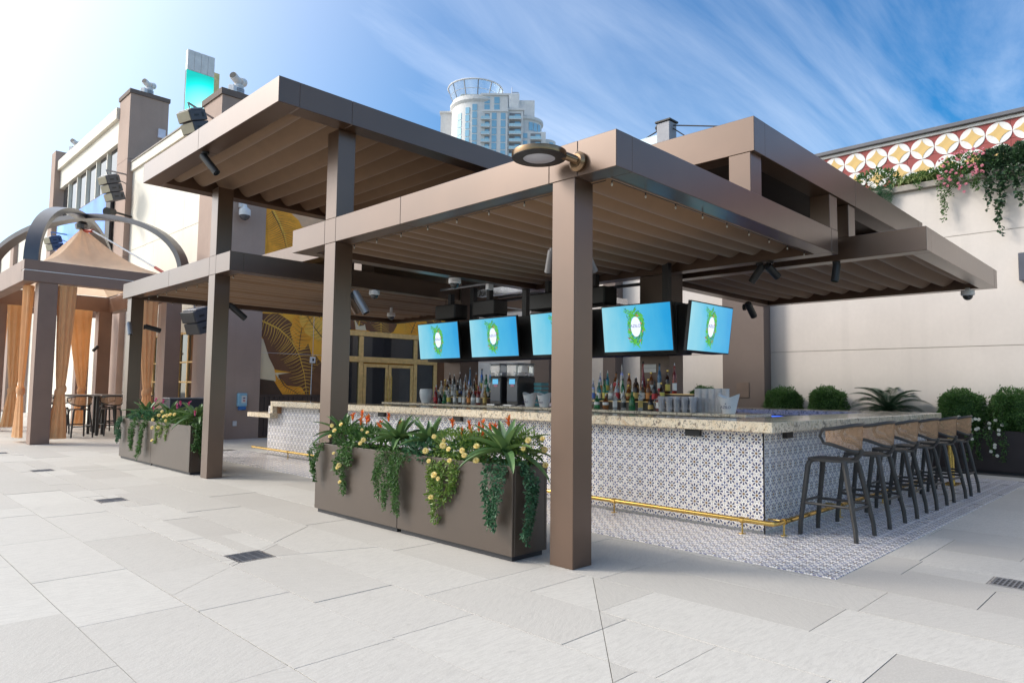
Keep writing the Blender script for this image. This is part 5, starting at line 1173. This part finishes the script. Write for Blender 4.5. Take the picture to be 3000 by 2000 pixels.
def ivy(label, y0, y1, trails, seed=0):
    t = thing('ledge_plant', label, 'plant', (XL, (y0 + y1) / 2, 5.93)); m = MB(); puff(m, (16.36, (y0 + y1) / 2, 6.14), (.25, (y1 - y0) / 2 + .05, .26), int(1000 * (y1 - y0)) + 250, .085, 0, wd=.75)
    for (y, ln, n) in trails: strand(m, (16.24, y, 6.02), ln, n, .085, OUT, 0, .06, .8, 1)
    m.build('foliage', [leaf_ivy, stem_m], t); return t
cover('dense green filler along the ledge under the pink roses', (16.42, 3.5, 6.05), (.22, 1.1, .16), 2200, leaf_green, .07, 'foliage filling the wall ledge'); cover('dense green filler along the right part of the ledge', (16.42, 2.0, 6.05), (.22, 1.0, .2), 2200, leaf_dark, .08, 'foliage filling the wall ledge')
ivy('dark ivy with a long trail hanging from the ledge right of the pink roses', 2.42, 2.85, [(2.80, .95, 80), (2.70, .7, 60), (2.58, 1.42, 110), (2.50, .9, 60), (2.62, 1.1, 70)]); ivy('ivy on the ledge at the right edge of the picture', 1.7, 2.4, [(2.28, .95, 90), (2.20, .6, 60), (2.05, .7, 70), (1.9, 1.0, 80), (2.35, .5, 50)]); ivy('ivy farther along the ledge beyond the picture edge', .4, 1.65, [(1.4, .8, 60), (1.0, .9, 60), (.7, .6, 50)])
# wall lamp at the right edge
t = thing('wall_sconce', 'slim dark metal box lamp on the beige wall at the right edge', 'lamp', (16.3, 2.3, 3.9)); m = MB(); m.box(16.18, 16.28, 2.20, 2.345, 3.66, 4.2, .008); m.build('housing', simple('sconce_grey', (.10, .10, .12), .4, .5), t); m = MB(); m.box(16.281, 16.299, 2.22, 2.32, 3.8, 4.05); m.build('back_plate', black_m, t)

# ------------------------------------------------------------------ tented cabana on the left
cab = thing('cabana', 'brown framed cabana with crossing arches and peaked tan tent at the left', 'cabana', (3.35, 19.85, 0))
cabm = build_bronze('cabana_brown', (.25, .155, .115), .5, .05); archm = build_bronze('arch_bronze', (.13, .125, .13), .32, .75)
def Cb(name, mat, *bx, c=.006):
    m = MB()
    for b in bx: m.box(*b, c=c)
    return m.build(name, mat, cab)
Cb('beam', cabm, (3.35, 7.25, 19.85, 20.15, 3.93, 4.185)); Cb('beam', cabm, (3.35, 7.25, 19.85, 20.15, 4.205, 4.45)); Cb('beam_trim', white_paint, (3.36, 7.24, 19.84, 20.14, 4.186, 4.204), c=0)
Cb('beam', cabm, (3.35, 3.65, 20.152, 26.5, 3.93, 4.45)); Cb('beam', cabm, (6.95, 7.25, 20.152, 26.5, 3.93, 4.45)); Cb('beam', cabm, (3.35, 7.25, 26.502, 26.8, 3.93, 4.45))
for (x, y) in ((3.68, 19.88), (6.62, 19.88), (3.68, 26.3), (6.62, 26.3)): Cb('column', cabm, (x, x + .40, y, y + .42, 0, 3.929))
PK = Vector((5.3, 23.3, 6.35))
for (x, y) in ((3.52, 20.0), (7.08, 20.0), (3.52, 26.65), (7.08, 26.65)):
    b = Vector((x, y, 4.452)); pts = []
    for k in range(19): t = k / 18 * pi / 2; h = 1 - cos(t); pts.append(Vector((b.x + (PK.x - b.x) * h, b.y + (PK.y - b.y) * h, b.z + (PK.z - b.z + .05) * sin(t) ** .9)))
    m = MB(); hd = Vector((PK.x - b.x, PK.y - b.y, 0)).normalized(); sd_ = Vector((-hd.y, hd.x, 0)) * .16; vs = []; fs = []
    for i, p in enumerate(pts):
        tg = (pts[min(i + 1, 18)] - pts[max(i - 1, 0)]).normalized(); nn = tg.cross(sd_.normalized()) * .07; vs += [p + sd_ + nn, p - sd_ + nn, p - sd_ - nn, p + sd_ - nn]
    for i in range(18):
        for q in range(4): fs.append((i * 4 + q, i * 4 + (q + 1) % 4, i * 4 + 4 + (q + 1) % 4, i * 4 + 4 + q))
    fs += [(3, 2, 1, 0), (72, 73, 74, 75)]; m.add(vs, fs); m.build('arch', archm, cab, smooth=True, recalc=True)
m = MB(); top = PK - Vector((0, 0, .25)); cs = [(3.7, 20.2), (6.9, 20.2), (6.9, 26.45), (3.7, 26.45)]
for q in range(4):
    a = Vector((*cs[q], 4.46)); b = Vector((*cs[(q + 1) % 4], 4.46)); vs = []; fs = []; NU, NV = 14, 12
    for j in range(NV + 1):
        v = j / NV
        for i in range(NU + 1):
            u = i / NU; e = a.lerp(b, u); p = e.lerp(top, v ** .9); sag = .55 * sin(pi * v) * (1 - v * .4) * (.75 + .25 * sin(pi * u)); inn = (Vector((top.x, top.y, p.z)) - p) * .18 * sin(pi * v) * sin(pi * u); fold_ = .05 * sin(u * pi * 7) * sin(pi * v) * v; vs.append(p + inn + Vector((0, 0, -sag * .75 + fold_)))
    for j in range(NV):
        for i in range(NU): o = j * (NU + 1) + i; fs.append((o, o + 1, o + NU + 2, o + NU + 1))
    m.add(vs, fs)
m.build('tent', tent_m, cab, smooth=True)
m = MB(); m.cyl((5.45, 22.8, 5.95), (6.55, 20.25, 4.62), .025, 8); m.build('strut', white_p, cab); m = MB(); m.cyl((6.46, 20.46, 4.73), (6.6, 20.15, 4.56), .04, 8); m.cyl((5.3, 23.3, 6.0), (5.45, 22.8, 5.95), .05, 8); m.build('strut_end', simple('red_fitting', (.45, .05, .03), .5), cab)
m = MB(); m.lathe([(.18, 0), (.20, .12), (.10, .22)], 12, top + Vector((0, 0, -.05))); m.build('hub', archm, cab)
def curtain(label, root_xy, dirv, top_w, tie_off, hem_off, hem_w=.42, z0=.12, z1=3.90, tie=1.30):
    x, y = root_xy; d = Vector((*dirv, 0)).normalized(); nrm = Vector((-d.y, d.x, 0)); t = thing('curtain', label, 'curtain', (x, y, 0), group='tied ochre curtains of the cabanas'); vs = []; fs = []; NZ, NR = 30, 56; ph = random.uniform(0, 6)
    for j in range(NZ + 1):
        z = z1 + (z0 - z1) * j / NZ
        if z > tie: u = (z - tie) / (z1 - tie); w = .17 + (top_w - .17) * u ** .7; off = tie_off * (1 - u) ** 1.3; dp = .05 + .045 * u
        else: u = (tie - z) / (tie - z0); w = .17 + (hem_w - .17) * u ** .75; off = tie_off + (hem_off - tie_off) * u; dp = .05 + .03 * u
        c_ = Vector((x, y, z)) + d * off
        for k in range(NR):
            a = 2 * pi * k / NR; pl_ = 1 + .30 * sin(a * 9 + ph + z * .35) * min(1, abs(z - tie) * 2 + .25); vs.append(c_ + d * cos(a) * w / 2 * (1 + .04 * sin(a * 7)) + nrm * sin(a) * dp * pl_)
    for j in range(NZ):
        for k in range(NR): k2 = (k + 1) % NR; fs.append((j * NR + k, (j + 1) * NR + k, (j + 1) * NR + k2, j * NR + k2))
    m = MB(); m.add(vs, fs); m.build('drape', curtain_m, t, smooth=True, recalc=True)
    c_ = Vector((x, y, tie)) + d * tie_off; vs = []; fs = []
    for j, (dz, g_) in enumerate(((-.10, .10), (-.05, .125), (.03, .125), (.08, .105))):
        for k in range(20): a = 2 * pi * k / 20; vs.append(c_ + d * cos(a) * g_ * 1.05 + nrm * sin(a) * g_ * .75 + Vector((0, 0, dz + .05 * cos(a))))
    for j in range(3):
        for k in range(20): k2 = (k + 1) % 20; fs.append((j * 20 + k, (j + 1) * 20 + k, (j + 1) * 20 + k2, j * 20 + k2))
    m = MB(); m.add(vs, fs); m.build('tie_band', curtain_m, t, smooth=True, recalc=True); return t
curtain('ochre curtain tied back just right of the front cabana column', (4.30, 19.98), (1, 0), .42, -.03, -.06)
curtain('ochre curtain gathered on the left side of the front cabana column', (3.62, 20.7), (0, 1), .5, .25, .35, .8)
curtain('ochre curtain tied beside the fourth slim pergola column', (6.20, 19.98), (1, 0), .50, .05, .08)
curtain('ochre curtain at the back of the cabana, above the high tables', (6.0, 26.0), (1, 0), .7, .15, .1); curtain('ochre curtain on the back left column of the cabana', (4.35, 26.1), (1, 0), .6, -.05, -.1); curtain('pale ochre curtain farther back at the left edge', (4.3, 29.4), (1, 0), .6, .1, 0); curtain('ochre curtain at the very left edge of the picture', (3.9, 27.6), (0, 1), .5, .1, 0)
cab2 = thing('cabana', 'second brown cabana frame mostly hidden behind the first at the left edge', 'cabana', (3.35, 29, 0)); P(cab2, 'column', cabm, (3.68, 4.08, 28.9, 29.3, 0, 3.93), c=.006); P(cab2, 'column', cabm, (6.62, 7.02, 28.9, 29.3, 0, 3.93), c=.006); P(cab2, 'beam', cabm, (3.35, 7.25, 28.85, 29.15, 3.932, 4.45), c=.006); P(cab2, 'beam', cabm, (3.35, 3.65, 29.152, 35.5, 3.932, 4.45), c=.006)
for k, (x, y) in enumerate(((3.66, 26.28), (6.60, 26.28))): spotlight(['small black spotlight on the back left cabana column', 'small white-lensed spotlight on the back right cabana column'][k], (x, y, 2.7), (-.4, -1, 0), (-.6, -.5, -.6), mat=black_m, group=None)
o = thing('service_station', 'low dark service station behind the farther planter', 'cabinet', (7.0, 18.7, 0)); P(o, 'cabinet', simple('station_blue_black', (.02, .025, .04), .3), (6.35, 7.45, 18.5, 18.95, 0, 1.12), c=.01); P(o, 'top', grey_metal, (6.32, 7.48, 18.47, 18.98, 1.121, 1.15), c=.004)

# ------------------------------------------------------------------ things on the left building
dsp = thing('sanitizer_dispenser', 'pale blue sanitizer dispenser on the brown pilaster by the mural', 'dispenser', (8.4, 19.0, 1.0)); lb = simple('dispenser_blue', (.30, .55, .70), .3)
P(dsp, 'body', lb, (8.27, 8.53, 18.88, 18.999, .90, 1.27), c=.02); P(dsp, 'label', white_paint, (8.36, 8.50, 18.874, 18.879, 1.0, 1.20)); P(dsp, 'symbol', simple('symbol_red', (.5, .03, .05), .5), (8.40, 8.46, 18.870, 18.873, 1.05, 1.08)); P(dsp, 'symbol', ink, (8.40, 8.46, 18.870, 18.873, 1.12, 1.15)); P(dsp, 'tray', simple('tray_blue', (.03, .16, .45), .3), (8.30, 8.50, 18.86, 18.99, .80, .895), c=.02)
o = thing('wall_outlet', 'small white outlet cover low on the brown pilaster', 'outlet', (8.24, 19, .43)); P(o, 'cover', white_p, (8.18, 8.29, 18.96, 18.999, .36, .50), c=.01)
o = thing('wall_outlet', 'white outlet box with conduit on the leaf mural', 'outlet', (10.6, 19.08, 2.3)); P(o, 'cover', white_p, (10.51, 10.67, 19.02, 19.09, 2.19, 2.38), c=.01); P(o, 'socket', black_soft, (10.56, 10.62, 19.015, 19.019, 2.25, 2.33)); m = MB(); m.cyl((10.58, 19.07, 2.188), (10.56, 19.07, .3), .012, 6); m.cyl((10.6, 19.075, 2.382), (10.62, 19.075, 6.4), .006, 5); m.cyl((8.95, 19.082, 2.44), (11.2, 19.082, 2.44), .005, 5); m.build('conduit', white_p, o)
sc_ = thing('security_camera', 'white dome security camera high on the brown pilaster', 'camera', (8.21, 19, 6.3)); P(sc_, 'bracket', white_p, (8.10, 8.26, 18.86, 18.999, 6.48, 6.68), c=.02); m = MB(); m.lathe([(.05, 0), (.06, -.06), (.155, -.14), (.16, -.26), (.15, -.30)], 20, (8.2, 18.78, 6.54)); m.cyl((8.2, 18.9, 6.56), (8.2, 18.78, 6.54), .05, 10); m.build('housing', white_p, sc_, smooth=True, recalc=True); m = MB(); m.lathe([(.14 * cos(a), -.14 * sin(a)) for a in (0, .3, .6, .9, 1.2, 1.5)], 18, (8.2, 18.78, 6.24)); m.build('dome', simple('smoky_dome', (.10, .10, .11), .1), sc_, smooth=True, recalc=True)
o = thing('wall_box', 'small white box on the brown face of the tall pilaster', 'box', (8.84, 27.95, 11.1)); P(o, 'cover', simple('lilac_white', (.70, .70, .80), .5), (8.70, 8.96, 27.90, 27.998, 10.95, 11.30), c=.01)
def ptz(label, x, y, z, s):
    t = thing('rooftop_camera', label, 'camera', (x, y, z), .6, group='white rooftop camera heads'); Q = lambda a: tuple(v * s for v in a)
    def q(name, mat, f): m = MB(); f(m); m.build(name, mat, t, world=False, recalc=True)
    q('base', white_p, lambda m: (m.box(-.16 * s, .16 * s, -.16 * s, .16 * s, 0, .05 * s, .01), m.lathe([(.10 * s, .05 * s), (.11 * s, .16 * s), (.05 * s, .20 * s)], 14), m.box(-.32 * s, -.17 * s, -.08 * s, .08 * s, 0, .30 * s, .01)))
    q('cooling_fins', steel, lambda m: [m.lathe([(.15 * s, (.20 + k * .045) * s), (.15 * s, (.215 + k * .045) * s)], 14) for k in range(3)]); q('arm', white_p, lambda m: (m.box(-.05 * s, .05 * s, -.04 * s, .04 * s, .20 * s, .50 * s, .01), m.lathe([(.10 * s, .30 * s), (.13 * s, .36 * s), (.13 * s, .40 * s)], 14)))
    q('camera_head', white_paint, lambda m: (m.cyl(Q((-.26, 0, .56)), Q((-.04, 0, .50)), .10 * s, 14), m.cyl(Q((.04, 0, .52)), Q((.22, 0, .58)), .11 * s, 14))); q('lens', black_m, lambda m: m.cyl(Q((-.265, 0, .562)), Q((-.27, 0, .563)), .085 * s, 14)); return t
ptz('white camera cluster on top of the tall left pilaster', 8.5, 28.6, 12.585, 1.1); ptz('white camera cluster on the roof pillar beside the teal sign', 8.22, 19.6, 9.785, 1.15); ptz('small camera cluster on the far left roof corner', 8.0, 37.0, 12.205, 1.1)
tan_sp = simple('speaker_tan', (.30, .27, .19), .5, 0, .08); gr_sp = simple('speaker_grille', (.07, .07, .08), .55, 0, .1, 30)
def array(label, p, n, rz, tilt, armto, side=tan_sp, s=1.):
    t = thing('speaker_array', label, 'speaker', p, group='hanging speaker arrays'); t.rotation_euler = (Matrix.Rotation(rz, 3, 'Z') @ Matrix.Rotation(tilt, 3, 'X')).to_euler(); ORG[t.name] = (0, 0, 0)
    for k in range(n):
        a = -.10 * k; m = MB(); z1 = -.30 * k * s; m.box(-.28 * s, .28 * s, -.20 * s + .02 * k, .30 * s, z1 - .28 * s, z1, .015); c = m.build('cabinet', gr_sp, t, world=False)
        m = MB(); m.box(-.265 * s, .265 * s, -.212 * s + .02 * k, -.202 * s + .02 * k, z1 - .265 * s, z1 - .015, .004); m.build('grille', side, c, world=False); m = MB(); m.box(.281 * s, .288 * s, -.08 * s, .06 * s, z1 - .17 * s, z1 - .12 * s); m.box(.281 * s, .288 * s, .16 * s, .22 * s, z1 - .20 * s, z1 - .08 * s); m.build('slot', black_m, c, world=False)
    R3 = t.rotation_euler.to_matrix().transposed(); L3 = lambda v: R3 @ (Vector(v) - Vector(p)); m = MB(); e = L3(armto); m.tube([(0, .05, .03), (0, .05, .22)], .02, 6); m.tube([(0, .05, .22), tuple(e)], .03, 6); m.tube([(0, .05, .05), tuple(L3((armto[0], armto[1], armto[2] - .35)))], .018, 6); m.box(-.28 * s, .28 * s, -.12, .25, .005, .04, .005); m.build('truss_arm', grey_metal, t, world=False); return t
array('two-box speaker array in front of the teal sign', (6.55, 18.7, 8.72), 2, -1.35, .38, (7.55, 19.4, 8.95)); array('three-box speaker array hung below the tall pilaster', (6.95, 27.6, 8.95), 3, -1.35, .34, (7.75, 28.1, 9.3)); array('black speaker array hanging under the low left roof', (6.75, 18.3, 3.40), 2, -1.35, .35, (7.55, 19.3, 3.6), black_soft, 1.05)
array('small speaker array at the left edge above the arch', (6.9, 35.5, 7.9), 2, -1.35, .3, (7.7, 36.0, 8.2)); array('speaker array at the far left edge half out of the picture', (6.9, 45.0, 7.2), 2, -1.35, .3, (7.6, 45.6, 7.5))
o = thing('flood_light', 'black flood light on the far wing above the blue screen corner', 'lamp', (7.2, 27.6, 7.6)); m = MB(); m.cyl((6.95, 27.4, 7.62), (7.25, 27.6, 7.70), .16, 14, .11); m.cyl((7.25, 27.6, 7.7), (7.9, 27.9, 7.7), .04, 8); m.build('housing', black_m, o)
blu = NB('blue_led_screen'); bf = blu.noise(.45, 3, vec=blu.geo.outputs['Position']); bc = blu.ramp(bf, (.3, (.04, .14, .75)), (.6, (.10, .33, .85)), (.8, (.30, .60, .92))); blu.set('Base Color', (.02, .02, .03, 1)); blu.L.new(bc, blu.b.inputs['Emission Color']); blu.set('Emission Strength', 1.0)
o = thing('led_screen', 'large blue screen banner on the wall behind the cabana peak', 'screen', (7.6, 33.5, 7.7)); P(o, 'panel', blu.m, (7.58, 7.60, 29.95, 37.9, 6.3, 9.0)); P(o, 'frame', black_soft, (7.56, 7.66, 29.35, 29.94, 6.2, 9.05)); P(o, 'backing', black_soft, (7.602, 7.735, 29.95, 37.95, 6.25, 9.05))
tl_ = NB('teal_painted_glow'); d = tl_.N.new('ShaderNodeVectorMath'); d.operation = 'DISTANCE'; tl_.L.new(tl_.geo.outputs['Position'], d.inputs[0]); d.inputs[1].default_value = (11.2, 30, 13.15); tcx = tl_.ramp(tl_.math('MULTIPLY', d.outputs['Value'], .6), (0, (.9, 1., 1.)), (.35, (.25, .95, .92)), (.8, (.0, .62, .55)), (1, (0, .38, .33))); tl_.set('Base Color', (.02, .15, .14, 1)); tl_.L.new(tcx, tl_.b.inputs['Emission Color']); tl_.set('Emission Strength', 1.05)  # lamp's hot spot and falloff painted into the teal panel's emission
o = thing('lit_sign_tower', 'teal lit sign slab with white panelled top above the left building', 'sign', (10.9, 30, 9.4)); P(o, 'painted_glow_panel', tl_.m, (10.34, 11.50, 30.0, 30.02, 10.5, 14.90)); P(o, 'core', black_soft, (10.36, 11.48, 30.022, 30.2, 9.4, 14.89))
for k in range(4): P(o, 'top_panel', white_paint, (10.36 + k * .285, 10.36 + k * .285 + .278, 29.98, 30.2, 14.91, 15.80), c=.01)
P(o, 'side_lattice', gold, (11.56, 11.85, 30.3, 30.5, 11.0, 15.3), c=.01)
# rooftop post with cables behind the front roof
o = thing('roof_mast', 'grey square mast with cables behind the front roof', 'mast', (17.6, 10.9, 5.9)); P(o, 'post', simple('mast_grey', (.30, .30, .33), .6), (17.4, 17.8, 10.8, 11.25, 5.9, 9.5), c=.02); P(o, 'cap', black_soft, (17.36, 17.84, 10.76, 11.29, 9.501, 9.56), c=.01); m = MB()
for (a, b) in (((17.6, 11.0, 9.45), (17.8, 14.5, 8.6)), ((17.6, 11.0, 9.45), (17.8, 8.2, 8.7)), ((17.6, 10.8, 9.3), (17.7, 9.6, 8.3))): m.cyl(a, b, .02, 6)
m.lathe([(.05, 0), (.09, .08), (.05, .16)], 10, (17.55, 11.3, 9.35)); m.build('cable', black_soft, o, kind='stuff'); P(o, 'panel', simple('pale_panel', (.55, .68, .75), .3), (17.6, 17.65, 11.26, 12.4, 8.3, 9.25), c=.005)

# ------------------------------------------------------------------ hotel tower in the distance
TR = math.atan2(.705, .709) - pi / 2
tw = thing('high_rise_tower', 'distant white high-rise with blue windows, balconies and a flared glass crown', 'building', (.709 * 250, .705 * 250, 0), TR)
def T(name, mat, f, **k): m = MB(); f(m); return m.build(name, mat, tw, world=False, **k)
glz = simple('tower_glass', (.28, .50, .62), .12, .2, .12, .05); bal_gl = simple('balcony_glass', (.42, .62, .70), .15); shd = simple('balcony_recess_shade', (.22, .22, .24), .7)  # recess shade behind each balcony is painted as a flat grey panel
T('drum', tower_white, lambda m: m.lathe([(10, 0), (10, 105.6)], 40, (-13.2, 0, 0)), smooth=True); T('drum_cornice', tower_white, lambda m: m.lathe([(10.1, 104.2), (10.7, 105.0), (10.7, 105.7), (9.6, 106.0)], 40, (-13.2, 0, 0)), recalc=True)
T('centre_block', tower_white, lambda m: m.box(-12.0, -2.4, -9.6, 8, 0, 106.6)); T('centre_cornice', tower_white, lambda m: (m.box(-12.2, -2.0, -10.0, 8.2, 106.61, 107.3), m.box(-12.0, -2.2, -9.9, -9.61, 100.6, 101.3)))
T('right_block', tower_white, lambda m: m.box(-2.38, 3.2, -8.6, 8, 0, 101.6)); T('right_cornice', tower_white, lambda m: m.box(-2.38, 3.6, -9.0, 8.2, 101.61, 102.3)); T('stepped_cornice', tower_white, lambda m: m.box(-2.38, 4.4, -3.0, 8.2, 102.31, 105.0))
T('curved_wing', tower_white, lambda m: m.lathe([(7.0, 0), (7.0, 99.6)], 32, (3.2, 0, 0)), smooth=True); T('curved_cornice', tower_white, lambda m: m.lathe([(7.1, 98.9), (7.6, 99.3), (7.6, 100.2), (6.5, 100.4)], 32, (3.2, 0, 0)), recalc=True)
T('lower_wing', tower_white, lambda m: (m.box(3.3, 11.4, -7.6, 8, 0, 94.2), m.lathe([(4.2, 0), (4.2, 92.5)], 24, (11.2, -1, 0)))); T('left_wing', tower_white, lambda m: m.box(-27.6, -20.0, 2.0, 12, 0, 104.6)); T('left_cornice', tower_white, lambda m: m.box(-28.0, -20, 1.6, 12.2, 104.61, 105.3))
T('plant_room', tower_white, lambda m: m.box(-4.4, 1.8, 2, 9, 100, 112.6)); T('plant_room', tower_white, lambda m: m.box(1.81, 7.6, 3, 9, 99, 110.4)); T('antenna', grey_metal, lambda m: (m.cyl((-1.0, 2, 112.6), (-1.0, 2, 115), .12, 5), m.box(-.9, 1.5, 2, 2.3, 112.9, 113.1)))
CC = (-14.6, -.6)
T('crown_base', tower_white, lambda m: m.lathe([(8.2, 105.8), (8.4, 107.2), (6, 107.6)], 36, (*CC, 0)), recalc=True)
crg = glassmat('crown_glass', (.80, .90, .94), .1, .8)
T('crown_glass', crg, lambda m: m.lathe([(8.2, 107.2), (9.2, 109.6), (10.0, 112.2)], 36, (*CC, 0), cap=False), smooth=True)
T('crown_ring', tower_white, lambda m: (m.tube([(CC[0] + 10.1 * cos(a), CC[1] + 10.1 * sin(a), 112.3) for a in [2 * pi * k / 36 for k in range(36)]], .28, 6, closed=True), m.tube([(CC[0] + 9.1 * cos(a), CC[1] + 9.1 * sin(a), 109.4) for a in [2 * pi * k / 36 for k in range(36)]], .10, 4, closed=True)))
for k in range(12): a = 2 * pi * (k + .3) / 12; T('crown_rib', MATS['grey_metal'], lambda m: m.cyl((CC[0] + 8.2 * cos(a), CC[1] + 8.2 * sin(a), 107.2), (CC[0] + 10.1 * cos(a), CC[1] + 10.1 * sin(a), 112.3), .22, 5))
T('crown_machinery', simple('machinery_green', (.30, .34, .30), .8), lambda m: (m.box(-19, -12.5, -4, 2, 107.3, 109.6, .3), m.box(-12, -8.5, -3, 2, 107.3, 109.2, .3)))
FL = 2.75
def winmesh(wd, h, mat): m = MB(); m.box(-wd / 2, wd / 2, -.12, .0, -h / 2, h / 2); return m.mesh('window', mat)
def wincol(cx, cy, nx, ny, w_, ztop, n, h=2.35):
    me = winmesh(w_, h, glz); rz = math.atan2(ny, nx) + pi / 2
    for k in range(n): inst(me, 'window', tw, (cx, cy, ztop - h / 2 - k * FL), (0, 0, rz))
def on_drum(c, r, s):
    dx = s - c; ang = math.asin(max(-.99, min(.99, dx / r))); return (c + r * math.sin(ang), -r * math.cos(ang), math.sin(ang), -math.cos(ang))
for s_, w_, zt, n in ((-19.8, 1.9, 100.6, 5), (-16.8, 1.5, 102.2, 7), (-14.2, 1.7, 103.2, 8)): x, y, nx, ny = on_drum(-13.2, 10, s_); wincol(x, y, nx, ny, w_, zt, n)
wincol(-9.8, -9.6, 0, -1, 1.9, 106.0, 2); wincol(-6.3, -9.6, 0, -1, 1.9, 106.0, 2); wincol(-7.2, -9.6, 0, -1, 1.7, 100.2, 7); wincol(-4.0, -9.6, 0, -1, 1.7, 100.2, 7)
wincol(4.0, -7.6, 0, -1, 1.5, 93.6, 5, 1.7)
for s_ in (6.0, 7.6, 9.0): x, y, nx, ny = on_drum(3.2, 7, s_); wincol(x, y, nx, ny, 1.6, 98.2, 1, 3.0)
def balc(x0, x1, y, ztop, n):
    m = MB(); m.box(x0, x1, -1.1, .0, -.18, 0, m=0); m.box(x0 + .05, x1 - .05, -1.08, -1.02, .002, 1.0, m=1); m.box(x0 + .1, x1 - .1, -.02, -.01, .01, 2.4, m=2); m.box((x0 + x1) / 2 - .1, x1 - .4, -.05, -.03, .02, 2.0, m=3); me = m.mesh('balcony', [tower_white, bal_gl, shd, glz])
    for k in range(n): inst(me, 'balcony', tw, (0, y, ztop - k * FL))
balc(-11.9, -8.7, -9.6, 97.6, 7); balc(-1.9, 2.5, -8.6, 98.2, 7); balc(5.8, 9.8, -7.6, 91.2, 4)
wincol(13.6, -4.4, .5, -.85, 1.6, 91.5, 4)
